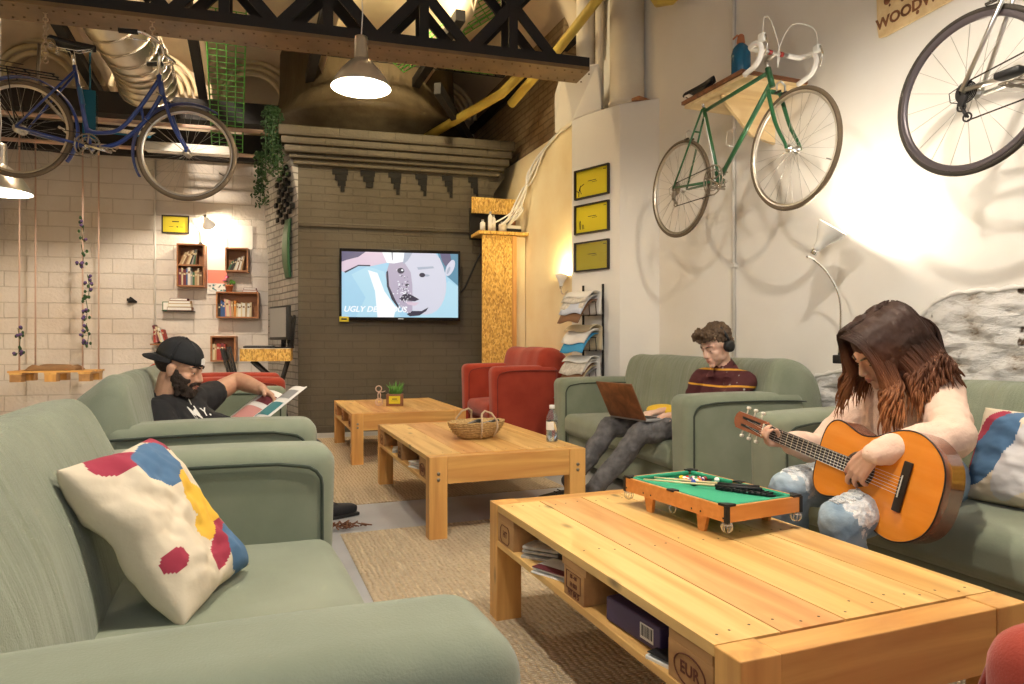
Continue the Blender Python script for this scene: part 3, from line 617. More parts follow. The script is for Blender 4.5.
sofa('armchair', 'red armchair in the background behind the man in the cap', 'armchair', 1.0, (.28, 5.60, 0), R(90), D=1.05, armH=.72, backH=.86, armW=.16, cols=('red_velvet', 'red_velvet', 'red_dark'))
sofa('armchair', 'red armchair whose rounded arm just enters the bottom right corner', 'armchair', .9, (.755, .52, 0), R(-90), D=.85, armH=.69, backH=.76, armW=.2, cols=('red_velvet', 'red_velvet', 'red_dark'))

# ------------------------------------------------------------------ pallet tables
def table(name, label, loc, W_, L, rot=0, H=.42, stamps=True):
    t = thing(name, label, 'table', loc, rot); px, py = .095, .075
    bv = .003
    for x in (px/2, W_-px/2):
        for y in (py/2, L-py/2): 
            lg = MB('pine_z').box((x, y, H/2), (px, py, H)).build('leg', t, bevel=bv)
            if y < L/2:
                bo = MB('dirty_steel'); 
                for z in (H-.085, H-.115): bo.cyl((x, -.004, z), (x, .002, z), .009, 10)
                bo.build('bolts', lg)
    for y, nm in ((py/2, 'apron'), (L-py/2, 'apron')): MB('pine_x').box((W_/2, y, H-.071), (W_-2*px-.002, py-.006, .138)).build(nm, t, bevel=bv)
    # deck
    n = 5; g = .004; w = (W_-.002)/n; mats = ['pine_pale', 'pine_red', 'pine', 'pine_pale', 'pine']; xs = [0, .165, .335, .50, .64, W_] if W_ < .85 else [0, .19, .37, .56, .74, W_]
    for k in range(n):
        x0, x1 = xs[k]+g/2, xs[k+1]-g/2
        d_ = MB(mats[k]).box(((x0+x1)/2, L/2, H-.012), (x1-x0, L-2*py-.004, .024))
        d_.use('nail')
        for yy in (py+.05, L-py-.05, L/2):
            for q in range(3): nx_ = x0+(x1-x0)*(.2+.3*q)+rnd.uniform(-.01, .01); ny_ = yy+rnd.uniform(-.025, .025); d_.cyl((nx_, ny_, H-.001), (nx_, ny_, H+.0006), .0034, 7)
        d_.build('deck_board', t, bevel=.002)
    ys = [py+.006, L/2-.075, L-py-.156]
    for y in ys: MB('pallet_block').box((W_/2, y+.075, H-.035), (W_-.006, .145, .021)).build('cross_board', t)
    for x in (.05, W_/2, W_-.05):
        for y in ys: MB('pallet_block').box((x, y+.075, H-.086), (.095, .15 if y != ys[1] else .12, .080)).build('block', t, bevel=.002)
        MB('pine').box((x, L/2, H-.137), (.10, L-2*py-.004, .021)).build('bottom_board', t, bevel=.002)
    MB('pallet_block').box((W_/2, L/2, H-.128), (W_-.20, L-2*py-.3, .006)).build('shelf_board', t)
    if stamps:
        def st(s_, size, yy, zz): text(s_, size, 'stamp_ink', 'stamp', t, XY((0, -1, 0), (0, 0, 1), (.0018, yy, zz)), depth=.0004, bold=.0006)
        st('EUR', .036, ys[0]+.075, H-.088); MB('stamp_ink').tube([(.0015, ys[0]+.075+math.cos(a)*.052, H-.088+math.sin(a)*.032) for a in [2*PI*i/28 for i in range(28)]], .0016, 4, closed=True).build('stamp', t)
        st('HT', .030, ys[2]+.08, H-.088); MB('stamp_ink').tube([(.0015, ys[2]+.08+a*.04, H-.088+b_*.03) for a, b_ in ((-1, -.6), (-.7, -1), (.7, -1), (1, -.6), (1, .6), (.7, 1), (-.7, 1), (-1, .6))], .0014, 4, closed=True).build('stamp', t)
        st('ES - 08', .014, L/2, H-.066); st('H 003', .017, L/2, H-.088); st('HT 04 5', .020, L/2, H-.112)
        MB('stamp_ink').tube([(.0015, L/2+a*.042, H-.078+b_*.024) for a, b_ in ((-1, -1), (1, -1), (1, 1), (-1, 1))], .0011, 4, closed=True).build('stamp', t)
    return t
table('pallet_table', 'largest and nearest pallet wood coffee table with the toy pool table on it', (.835, 1.0, 0), .79, 1.36)
table('pallet_table', 'middle pallet wood coffee table with the woven basket and water bottle', (.86, 3.34, 0), .875, 1.50, rot=R(-.5))
table('pallet_table', 'farthest pallet wood coffee table with the potted plant, below the television', (.80, 5.60, 0), .96, 1.36, rot=R(-1))

# things tucked inside the pallets
def booklet(name, label, cat, loc, rot, dims, mt, eul=None, sheets=1, cover=None):
    m_ = MB(mt)
    for k in range(sheets): m_.rbox((0, 0, dims[2]*(k+.5)/sheets), (dims[0], dims[1], dims[2]/sheets*.8), .002, n=8, k=1, f=lambda p, k=k: Vector((p.x+.004*math.sin(k*2.1), p.y+.004*math.cos(k*1.3), p.z+.006*math.sin(p.x*18+k))), smooth=False)
    if cover: m_.use(cover).box((0, 0, dims[2]+.002), (dims[0]*.98, dims[1]*.98, .002))
    o = m_.build(name, loc=loc, rot=eul or (0, 0, rot)); tag(o, label, cat); return o
bx = MB('purple_box').rbox((0, 0, .03), (.12, .22, .06), .004, n=1, k=2, smooth=False); bx.use('paper_white').box((-.0605, -.06, .03), (.001, .05, .036)); bx.use('ink')
for k in range(8): bx.box((-.0612, -.08+k*.0056, .032), (.001, .002 if k % 3 else .0034, .026))
o = bx.build('card_game_box', loc=(.92, 1.42, .297), rot=R(4)); tag(o, 'dark purple game box with a barcode inside the near table pallet', 'box')
booklet('magazine', 'dark magazine lying flat inside the near table beside the purple box', 'magazine', (.90, 1.255, .295), R(14), (.10, .14, .012), 'paper_white', cover='black')
booklet('magazine', 'folded magazine with a white corner inside the near table, far opening', 'magazine', (.905, 1.86, .295), R(24), (.10, .2, .014), 'paper_white', sheets=2, cover='book_maroon')
booklet('paper_bag', 'crumpled pale paper bag inside the near table, farthest opening', 'bag', (.92, 2.05, .295), R(40), (.09, .13, .035), 'paper_news', sheets=3)
booklet('folded_paper', 'white folded paper inside the middle table pallet, nearer opening', 'paper', (.93, 3.75, .295), R(20), (.09, .16, .03), 'paper_white', sheets=3)
booklet('folded_paper', 'white folded paper inside the middle table pallet, farther opening', 'paper', (.93, 4.38, .295), R(-12), (.09, .14, .02), 'paper_white', sheets=2)
booklet('folded_paper', 'stack of papers inside the farthest pallet table', 'paper', (.92, 6.05, .295), R(8), (.09, .18, .035), 'paper_news', sheets=4)

# ------------------------------------------------------------------ toy pool table
pt = thing('toy_pool_table', 'small orange toy pool table with green felt standing on the near table', 'toy', (1.435, 1.885, .42), R(5.5))
PW, PL = .31, .50; zb = .052
for sx in (-1, 1):
    MB('mdf_orange').box((sx*(PW/2-.006), 0, zb+.024), (.012, PL, .048)).build('side_panel', pt, bevel=.0015)
    MB('mdf_orange').box((0, sx*(PL/2-.006), zb+.024), (PW-.024, .012, .048)).build('end_panel', pt, bevel=.0015)
    for sy in (-1, 1):
        MB('cushion_green').rbox((sx*(PW/2-.020), sy*PL/4, zb+.043), (.016, PL/2-.05, .014), .005, n=1).build('cushion_rail', pt)
        lm = MB('mdf_orange').prism([(-.024, .052), (.024, .052), (.016, 0), (-.010, 0)], -.006, .006, XY((0, -sy, 0), (0, 0, 1), (sx*(PW/2-.02), sy*(PL/2-.12), 0))); lm.build('leg', pt)
        MB('black').prism([(0, 0), (.036, 0), (.036, .012), (.012, .036), (0, .036)], 0, .007, XY((-sx, 0, 0), (0, -sy, 0), (sx*PW/2, sy*PL/2, zb+.0465 if sx*sy > 0 else zb+.0535))).build('corner_cap', pt)
        MB('black').box((sx*(PW/2+.0005), sy*(PL/2-.004), zb+.024), (.004, .012, .05)).box((sx*(PW/2-.004), sy*(PL/2+.0005), zb+.024), (.012, .004, .05)).build('corner_edge', pt)
        nt2 = MB('chrome')
        for k in range(5): nt2.ring((sx*(PW/2-.012), sy*(PL/2-.012), zb-.014-.000*k), .017, .0011, axis=(math.cos(k*PI/5), math.sin(k*PI/5), 0), seg=16, ts=4)
        nt2.ring((sx*(PW/2-.012), sy*(PL/2-.012), zb-.006), .015, .0016, axis=(0, 0, 1), seg=16, ts=4); nt2.build('net_pocket', pt)
    MB('black').box((sx*(PW/2-.010), 0, zb+.048), (.024, .034, .006)).build('side_cap', pt)
    MB('cushion_green').rbox((0, sx*(PL/2-.020), zb+.043), (PW-.07, .016, .014), .005, n=1).build('cushion_rail', pt)
    n2 = MB('chrome'); n2.ring((sx*(PW/2-.010), 0, zb-.012), .014, .0012, axis=(1, 0, 0), seg=16, ts=4).ring((sx*(PW/2-.010), 0, zb-.012), .014, .0012, axis=(0, 1, 0), seg=16, ts=4); n2.build('net_pocket', pt)
sc_ = MB('black')
for sy in (-1, 1):
    for dy in (.10, .14, .235): sc_.cyl((-PW/2-.001, sy*dy, zb+.012), (-PW/2+.002, sy*dy, zb+.012), .003, 8)
sc_.build('screws', pt)
MB('felt_green').box((0, 0, zb+.030), (PW-.022, PL-.022, .008)).build('playfield', pt)
Mp = M4((1.435, 1.885, .42), eul=(0, 0, R(5.5))); zf = zb+.034
rk = thing('ball_rack', 'black triangle rack holding the little balls on the toy pool table', 'rack', Mp@Vector((.045, .115, zf)), R(25))
tri = [(-.062, -.036), (.062, -.036), (0, .072)]
MB('black').tube([(a, b_, .005) for a, b_ in tri for _ in (0,)], .004, 6, closed=True).build('frame', rk)
bc = [('yellow', 'solid yellow'), ('blue', 'solid blue'), ('red', 'solid red'), ('purple', 'solid purple'), ('orange', 'solid orange'), ('black', 'black'), ('green', 'solid green'), ('maroon', 'solid maroon'), ('yellow', 'yellow striped'), ('blue', 'blue striped'), ('red', 'red striped'), ('purple', 'purple striped'), ('orange', 'orange striped'), ('green', 'green striped'), ('maroon', 'maroon striped')]
Mr = Mp@M4((.045, .115, zf), eul=(0, 0, R(19.5))); i = 0; br_ = .0098
order = [0, 8, 2, 12, 5, 10, 3, 9, 6, 14, 1, 13, 4, 11, 7]
for row in range(5):
    for k in range(row+1):
        c_, l_ = bc[order[i]]; i += 1; st_ = 'striped' in l_
        b2 = MB('ball_'+c_).ball((0, 0, 0), br_, 14, 9)
        if st_: b2.mats = ['ball_'+c_, 'ball_white']; b2.m = [1 if abs((sum((b2.v[j].z for j in f_))/len(f_))) > br_*.45 else 0 for f_ in b2.f]
        p = Mr@Vector(((k-row/2)*br_*2.02, .047-row*br_*1.75, br_)); o = b2.build('pool_ball', loc=p, rot=(rnd.uniform(0, 1.2), rnd.uniform(0, 1.2), 0)); tag(o, f'tiny {l_} pool ball in the triangle rack', 'ball', 'toy pool balls')
o = MB('ball_white').ball((0, 0, 0), br_, 14, 9).build('pool_ball', loc=Mp@Vector((.115, .075, zf+br_))); tag(o, 'tiny white cue ball beside the triangle rack', 'ball', 'toy pool balls')
for (a, b2, lab) in (((-.115, .19, zf+.012), (.115, -.13, zf+.016), 'thin toy cue lying across the felt, left of two'), ((-.06, .20, zf+.012), (.135, -.10, zf+.016), 'thin toy cue lying across the felt, right of two')):
    a = Vector(a); b2 = Vector(b2); m_ = MB('maple_pale').tube([a, a.lerp(b2, .62)], [.0028, .0042], 8); m_.use('black').tube([a.lerp(b2, .62), b2], [.0043, .0058], 8)
    m_.v = [Mp@p for p in m_.v]; o = m_.build('pool_cue'); tag(o, lab, 'cue', 'toy pool cues')
br = MB('black')
for k in range(9): p = Vector((.055+k*.009, -.03-k*.0165, zf+.010)); br.box(p, (.07, .006, .006), rot=Euler((0, 0, R(12))).to_matrix())
br.cyl((.03, -.01, zf+.006), (.11, -.19, zf+.006), .005).cyl((.09, .0, zf+.006), (.14, -.16, zf+.006), .005); br.v = [Mp@p for p in br.v]
o = br.build('cue_bridge'); tag(o, 'small black slatted ball tray lying on the felt', 'tray')

# ------------------------------------------------------------------ things on the other tables
t = thing('woven_basket', 'shallow woven straw basket with two white handles on the middle table', 'basket', (1.305, 3.93, .42), R(15))
ell = lambda k, n, a, b_, z: Vector((math.cos(2*PI*k/n)*a, math.sin(2*PI*k/n)*b_, z))
m_ = MB('straw'); prof = [(.01, .006), (.55, .004), (.62, .012), (.78, .035), (.92, .07), (1.0, .10), (.965, .10), (.88, .07), (.72, .035), (.55, .018), (.01, .014)]
vs = [Vector((math.cos(2*PI*k/40)*.185*r, math.sin(2*PI*k/40)*.125*r, z)) for r, z in prof for k in range(40)]
m_.add(vs, [(i*40+k, i*40+(k+1) % 40, (i+1)*40+(k+1) % 40, (i+1)*40+k) for i in range(len(prof)-1) for k in range(40)]); 
for z, r in ((.018, .66), (.032, .76), (.046, .83), (.060, .885), (.074, .935), (.088, .97), (.10, .99)):
    m_.tube([ell(k, 60, .185*r+.002, .125*r+.002, z+.0022*math.sin(k*PI/2)) for k in range(60)], .0052, 5, closed=True)
m_.build('bowl', t)
for sy in (-1, 1): MB('rope').tube([(-.045+0*sy, sy*.118, .015), (-.055, sy*.145, .07), (-.055, sy*.142, .11), (-.035, sy*.11, .155), (.0, sy*.09, .17), (.035, sy*.11, .155), (.055, sy*.142, .11), (.055, sy*.145, .07), (.045, sy*.118, .015)], .006, 8).build('handle', t)
for a, lab in (((1.27, 3.95, .50), 'black remote control lying in the woven basket, left of two'), ((1.35, 3.90, .505), 'black remote control sticking out of the woven basket, right of two')):
    m_ = MB('black').rbox((0, 0, 0), (.18, .042, .018), .006, n=2, k=2); m_.use('book_grey')
    for q in range(6): m_.box((-.06+q*.02, .0, .0095), (.010, .024, .002))
    o = m_.build('remote_control', loc=a, rot=(0, R(-12), R(25 if a[0] < 1.3 else 5))); tag(o, lab, 'remote control')
m_ = MB('black').rbox((0, 0, .02), (.12, .07, .03), .012, n=3, k=3); o = m_.build('wallet', loc=(1.27, 3.93, .435), rot=.4); tag(o, 'small black wallet in the bottom of the basket', 'wallet')
t = thing('water_bottle', 'clear plastic water bottle with white cap at the right end of the middle table', 'bottle', (1.665, 3.62, .42))
MB('plastic').lathe([(.001, 0), (.028, .0), (.033, .006), (.033, .05), (.0315, .055), (.033, .06), (.0315, .07), (.033, .075), (.033, .13), (.030, .15), (.018, .175), (.013, .182), (.013, .192)], seg=28).build('body', t, solid=.001)
MB('water').lathe([(.001, .003), (.031, .006), (.031, .125), (.001, .125)], seg=24).build('water', t)
MB('white_gloss').lathe([(.001, .192), (.0155, .192), (.016, .194), (.016, .212), (.014, .214), (.001, .214)], seg=24).build('cap', t)
MB('paper_white').lathe([(.0338, .07), (.0338, .118)], seg=24, a0=1.8, a1=4.6).build('label', t)
t = thing('planter', 'square black planter with yellow label and spiky green plant on the farthest table', 'plant', (1.27, 6.18, .42), R(-14))
MB('dark_wood').rbox((0, 0, .055), (.15, .13, .11), .006, n=1, k=2).build('pot', t)
MB('paper_yellow').box((-.0, -.067, .058), (.10, .004, .068)).build('label_plate', t)
MB('ink').box((0, -.0695, .066), (.045, .0006, .008)).box((0, -.0695, .050), (.060, .0006, .003)).build('label_print', t)
lf = MB('leaf')
for k in range(46):
    a = rnd.uniform(0, 6.28); l_ = rnd.uniform(.07, .14); s_ = rnd.uniform(.15, .75); b0 = Vector((rnd.uniform(-.05, .05), rnd.uniform(-.04, .04), .10)); d = Vector((math.cos(a)*s_, math.sin(a)*s_, 1)).normalized()
    lf.tube([b0, b0+d*l_*.5, b0+d*l_+Vector((0, 0, -.01*s_))], [.006, .005, .001], 5)
lf.build('foliage', t)
t = thing('wire_bicycle_figurine', 'small bent-wire ornament standing left of the planter', 'ornament', (1.135, 6.22, .42), R(-10))
MB('rope_pink').ring((0, 0, .035), .032, .005, axis=(0, 1, 0), seg=24, ts=6).ring((0, -.006, .035), .018, .004, axis=(0, 1, 0), seg=20, ts=6).build('wheel', t)
MB('rope_pink').ring((-.005, 0, .155), .026, .005, axis=(0, 1, 0), seg=20, ts=6).build('wheel', t)
MB('rope_pink').tube([(-.01, 0, .06), (-.012, 0, .10), (-.004, 0, .13)], .005).tube([(.01, 0, .06), (.012, 0, .10), (.002, 0, .13)], .005).tube([(.0, 0, .13), (.03, 0, .125), (.055, 0, .135)], .004).build('frame', t)

# ------------------------------------------------------------------ cushions
def cushion(label, loc, R3, w, h, d, patches, back='canvas'):
    t = thing('patterned_cushion', label, 'cushion', loc); M_ = R3.to_4x4()
    def surf(u, v, s_):
        x = (u*2-1); y = (v*2-1); e = max(0, 1-abs(x)**2.6)**.5*max(0, 1-abs(y)**2.6)**.5
        cx = x*(1-.07*(1-abs(y))**1*abs(x)**3*1.0-.03*y*y*0); cy = y*(1-.07*(1-abs(x))*abs(y)**3)
        wr = .016*noise.fractal(Vector((x*1.8, y*1.8, w)), 1, 2, 3)+.006*math.sin(6*x+5*y)*(1-e)
        return Vector((cx*w/2, cy*h/2, s_*(d/2)*e**.8+wr*(.2+e*1.3) if e > 1e-6 else wr*.2))
    m_ = MB(back); n = 90
    for s_ in (-1, 1):
        o = len(m_.v); vs = [surf(i/n, j/n, s_) for i in range(n+1) for j in range(n+1)]; m_.v += [M_@p for p in vs]
        for i in range(n):
            for j in range(n):
                q = (i*(n+1)+j, (i+1)*(n+1)+j, (i+1)*(n+1)+j+1, i*(n+1)+j+1); m_.f.append([o+a for a in q]); m_.sm.append(True); u = (i+.5)/n; v = (j+.5)/n; mi = 0
                if s_ > 0:
                    for (mn, fn) in patches:
                        if fn(u+.012*math.sin(v*17), v+.012*math.sin(u*15)): m_.use(mn); mi = m_.mi
                m_.m.append(mi)
    o = m_.build('cover', t); bm = bmesh.new(); bm.from_mesh(o.data); bmesh.ops.remove_doubles(bm, verts=bm.verts, dist=.0012); bmesh.ops.recalc_face_normals(bm, faces=bm.faces); bm.to_mesh(o.data); bm.free(); return t
E2 = lambda cx, cy, rx, ry, a=0: (lambda u, v: (((u-cx)*math.cos(a)+(v-cy)*math.sin(a))/rx)**2+(((v-cy)*math.cos(a)-(u-cx)*math.sin(a))/ry)**2 < 1)
# near-left cushion leaning on the sofa back: u across, v up
cushion('cream cushion with blue, yellow and red shapes leaning on the near left sofa', (-.165, 1.665, .605), XY((.36, .93, .04), (-.56, .20, .78), (0, 0, 0)).to_3x3(), .34, .39, .13,
        [('patch_red', E2(.30, .93, .20, .12, 0)), ('patch_red', E2(.92, .97, .18, .10, 0)), ('patch_blue', E2(.60, .80, .27, .16, .1)), ('patch_yellow', E2(.76, .50, .22, .18, -.5)), ('patch_yellow', E2(.66, .36, .16, .10, .1)), ('patch_red', E2(.66, .22, .26, .08, .4)), ('patch_blue', E2(.86, .14, .22, .16, .5)), ('patch_red', E2(.10, .30, .08, .06))])
cushion('cream cushion with blue and yellow shapes behind the guitar player', (2.44, 1.43, .60), XY((.05, -1, -.03), (.40, 0, .92), (0, 0, 0)).to_3x3() @ Matrix.Identity(3), .50, .34, .14,
        [('patch_red', E2(.13, .62, .12, .36, -.15)), ('patch_blue', E2(.20, .55, .13, .42, -.2)), ('patch_grey', E2(.42, .5, .13, .5, -.2)), ('patch_yellow', E2(.72, .42, .20, .42, -.1)), ('patch_red', E2(.98, .4, .1, .4))])

# ------------------------------------------------------------------ television
tv = thing('television', 'large flat television with a man\'s face on screen on the dark brick wall', 'television', (1.62, 7.56, 1.635), R(-10.5))
TWd, THt = 1.33, .79
MB('black_gloss').rbox((0, 0, 0), (TWd, .045, THt), .006, n=1, k=2).build('case', tv); MB('black').box((0, .05, 0), (.5, .08, .35)).build('wall_bracket', tv)
for nm, c in (('bg', (.42, .72, .92)), ('cyan', (.50, .80, .95)), ('skinl', (.74, .74, .86)), ('skind', (.52, .45, .58)), ('white', (1.1, 1.12, 1.15)), ('dark', (.03, .02, .05)), ('hair', (.12, .10, .20)), ('teal', (.09, .28, .42)), ('pinkish', (.80, .62, .74)), ('grey', (.45, .50, .62))):
    mat('screen_'+nm, (0, 0, 0), .3, emit=(c, .66))
sw, sh_ = 1.28, .72; y_ = -.0235
pic = MB('screen_bg'); 
def lay(mn, pts, k): pic.use(mn).add([((u-.5)*sw, y_-.0004*k, (.5-v)*sh_) for u, v in pts], [tuple(range(len(pts)))], False)
def oval(cx, cy, rx, ry, a=0, n=28): return [(min(1, max(0, cx+rx*math.cos(t_)*math.cos(a)-ry*math.sin(t_)*math.sin(a))), min(1, max(0, cy+rx*math.cos(t_)*math.sin(a)+ry*math.sin(t_)*math.cos(a)))) for t_ in [2*PI*i/n for i in range(n)]]
lay('screen_bg', [(0, 0), (1, 0), (1, 1), (0, 1)], 0)
lay('screen_cyan', [(.08, .35), (.22, .22), (.36, .30), (.40, .62), (.46, .8), (.50, 1), (.12, 1), (.2, .7)], 1); lay('screen_white', [(.22, .28), (.30, .32), (.36, .60), (.46, .85), (.44, 1), (.30, 1), (.28, .6)], 2)
lay('screen_teal', [(.82, 0), (1, 0), (1, .5), (.9, .35), (.86, .2)], 1); lay('screen_cyan', [(.80, .62), (.92, .42), (1, .52), (1, 1), (.62, 1)], 2)
lay('screen_skinl', oval(.66, .36, .23, .60, -.10), 3); lay('screen_skinl', oval(.93, .22, .035, .13, .2), 4); lay('screen_grey', oval(.915, .26, .012, .06, .2), 5)
lay('screen_hair', [(.84, 0), (.93, 0), (.94, .1), (.89, .2), (.86, .12)], 5); lay('screen_grey', [(.52, 0), (.60, 0), (.56, .12), (.52, .18)], 5)
lay('screen_skind', [(.40, .17), (.52, .12), (.585, .30), (.60, .50), (.60, .95), (.53, .92), (.46, .75), (.39, .55), (.37, .35)], 4)
lay('screen_dark', oval(.50, .28, .030, .045), 6); lay('screen_white', oval(.512, .27, .010, .014), 7); lay('screen_dark', oval(.685, .34, .026, .035), 6); lay('screen_grey', [(.64, .22), (.78, .20), (.79, .23), (.65, .26)], 6); lay('screen_grey', oval(.72, .345, .03, .018), 5)
lay('screen_dark', [(.50, .68), (.54, .62), (.60, .66), (.66, .72), (.62, .75), (.56, .74), (.50, .74)], 6); lay('screen_dark', [(.55, .95), (.60, .90), (.68, .90), (.74, .84), (.72, .90), (.66, .97), (.58, .985)], 6); lay('screen_pinkish', [(.54, .76), (.66, .77), (.62, .82), (.56, .80)], 7); lay('screen_dark', oval(.555, .50, .018, .022), 6)
lay('screen_dark', [(.375, .30), (.39, .28), (.40, .52), (.45, .72), (.50, .88), (.485, .88), (.42, .72), (.38, .52)], 6)
for k in range(90): 
    u = rnd.gauss(.525, .035); v = rnd.gauss(.62, .14); lay(rnd.choice(['screen_white', 'screen_dark', 'screen_white']), oval(u, v, rnd.uniform(.003, .008), rnd.uniform(.004, .012), n=6), 8+k % 3)
lay('screen_pinkish', [(0, .12), (.14, .0), (.34, 0), (.38, .16), (.24, .22), (.14, .20), (.02, .32), (0, .30)], 6); lay('screen_hair', [(0, 0), (.2, 0), (.14, .08), (.04, .13), (0, .16)], 8); lay('screen_white', [(.34, 0), (.53, 0), (.52, .14), (.44, .17), (.38, .16)], 7); lay('screen_dark', [(.02, .31), (.14, .20), (.24, .20), (.24, .22), (.14, .22), (.03, .33)], 8); lay('screen_dark', [(.42, .0), (.43, 0), (.43, .12), (.425, .12)], 9)
pic.build('screen_picture', tv)
text('UGLY DELICIOUS', .088, 'screen_white', 'screen_title', tv, XY((1, 0, 0), (0, 0, 1), (-.28, y_-.007, -.275)), depth=.0003, shear=.25, bold=.002)
MB('paper_yellow').box((-TWd/2+.05, -.026, -THt/2+.012), (.10, .003, .055)).build('price_sticker', tv); MB('ink').box((-TWd/2+.05, -.0285, -THt/2+.012), (.06, .001, .018)).build('sticker_print', tv)
MB('alu').box((.0, -.0236, -THt/2+.018), (.06, .001, .008)).build('maker_mark', tv)
o = MB('black').tube([(2.2, 7.56, 1.45), (2.35, 7.5, 1.62), (2.48, 7.42, 1.95), (2.60, 7.3, 2.2)], .012, 8).build('television_cable'); tag(o, 'black cable looping from the television up to the cupboard', 'cable')

# ------------------------------------------------------------------ OSB cupboard in the corner
t = thing('osb_cupboard', 'tall narrow OSB cupboard standing in the corner right of the television', 'cupboard', (2.42, 7.12, 0), R(-4))
MB('osb').box((.18, 0, 1.09), (.34, .03, 2.18)).build('door', t); MB('pine_z').box((.375, .0, 1.09), (.05, .06, 2.18)).build('post', t)
MB('plaster_cream').box((.46, .05, 1.09), (.12, .04, 2.18)).build('side_strip', t)
MB('osb').box((.26, .15, 2.205), (.60, .40, .035)).build('top_board', t, bevel=.003)
MB('osb').box((.22, .28, 2.56), (.52, .03, .18)).build('upper_board', t); MB('recess_black').box((.22, .32, 2.35), (.55, .02, .36)).build('back_panel', t)  # black sheet put in for the dark behind the bottles
MB('dark_wood').box((.43, .18, 2.36), (.03, .05, .28)).build('upright', t)
bs = [((.02, .09), .030, .14, 'white_gloss', 'white tub'), ((.10, .06), .026, .23, 'white_gloss', 'tall white bottle'), ((.145, .08), .022, .20, 'paper_white', 'slim white bottle'), ((.24, .05), .045, .12, 'cream_paint', 'squat cream jar')]
Mc = M4((2.42, 7.12, 0), eul=(0, 0, R(-4)))
for (x, y), r, h, mt_, nm in bs:
    t = thing('supply_bottle', f'{nm} standing on top of the OSB cupboard', 'bottle', Mc@Vector((x+.02, y, 2.2225)), group='bottles on the cupboard')
    MB(mt_).lathe([(.001, 0), (r, 0), (r, h*.72), (r*.85, h*.80), (r*.45, h*.84), (r*.45, h*.88)], seg=20).build('body', t); MB('book_grey').lathe([(r*.5, h*.88), (r*.5, h), (.001, h)], seg=16).build('cap', t)
o = MB('paper_white').rbox((0, 0, .02), (.16, .10, .04), .005, n=1, k=2).build('folded_cloth', loc=Mc@Vector((.38, .06, 2.265))); tag(o, 'flat white box at the right end of the cupboard top', 'box')
o = MB('black').rbox((0, 0, .021), (.17, .12, .042), .004, n=1, k=2).build('router', loc=Mc@Vector((.38, .06, 2.2225))); tag(o, 'flat black box under the white one on the cupboard', 'box')
cb = MB('white_gloss')
for k in range(7):
    q = (k*37 % 11)/11; cb.tube(bez([Vector((2.93, 6.15, 3.11)), Vector((2.93, 6.5+.1*q, 3.05-.05*q)), Vector((2.90, 6.80+.20*q, 2.92-.03*k)), Vector((2.91-.05*q, 6.85+.30*(1-q), 2.60+.02*k)), Vector((2.86-.02*k, 7.0+.05*q, 2.45)), Vector((2.74-.05*k*q, 7.10, 2.30))], 5), .009, 6)
o = cb.build('cable_bundle'); tag(o, 'bundle of white cables hanging down the brick above the cupboard', 'cable', kind='stuff')
# ------------------------------------------------------------------ bicycles (x forward from the rear hub, y left, z up)
def wheel(bike, x, r=.34, tire_r=.016, rim='rim_alu', rim_h=.014, tire='rubber_brown', nsp=28, hubr=.018, label=None, yaw=0):
    w = MB(tire).ring((0, 0, 0), r-tire_r, tire_r, seg=72, ts=8).build('wheel', bike, loc=(x, 0, 0), rot=(0, 0, yaw))
    rr = r-2*tire_r; pr = [(rr+.002, -.010), (rr+.002, .010), (rr-rim_h*.5, .011), (rr-rim_h, .004), (rr-rim_h, -.004), (rr-rim_h*.5, -.011), (rr+.002, -.010)]
    MB(rim).lathe(pr, axis=(0, 1, 0), seg=72).build('rim', w)
    MB('alu').lathe([(.001, -.045), (.008, -.045), (.008, -.036), (hubr+.006, -.034), (hubr+.006, -.030), (hubr*.7, -.026), (hubr*.7, .026), (hubr+.006, .030), (hubr+.006, .034), (.008, .036), (.008, .045), (.001, .045)], axis=(0, 1, 0), seg=20).build('hub', w)
    sp = []
    for s_ in (-1, 1):
        m_ = MB('spoke'); a = R(22)*s_; m_.tube([(math.sin(a)*hubr, .030*s_, math.cos(a)*hubr), (0, .003*s_, rr-rim_h)], .0011, 4); sp.append(m_.mesh('spoke'))
    for k in range(nsp):
        o = bpy.data.objects.new('spoke', sp[k % 2]); COL.objects.link(o); o.parent = w; o.rotation_euler = (0, 2*PI*k/nsp, 0)
    MB('black').cyl((math.sin(2)*(rr-rim_h), 0, math.cos(2)*(rr-rim_h)), (math.sin(2)*(rr-rim_h-.04), 0, math.cos(2)*(rr-rim_h-.04)), .003, 6).build('valve', w)
    return w
def arcpts(c, r, a0, a1, n, y=0): return [(c[0]+r*math.cos(R(a0+(a1-a0)*i/n)), y, c[1]+r*math.sin(R(a0+(a1-a0)*i/n))) for i in range(n+1)]
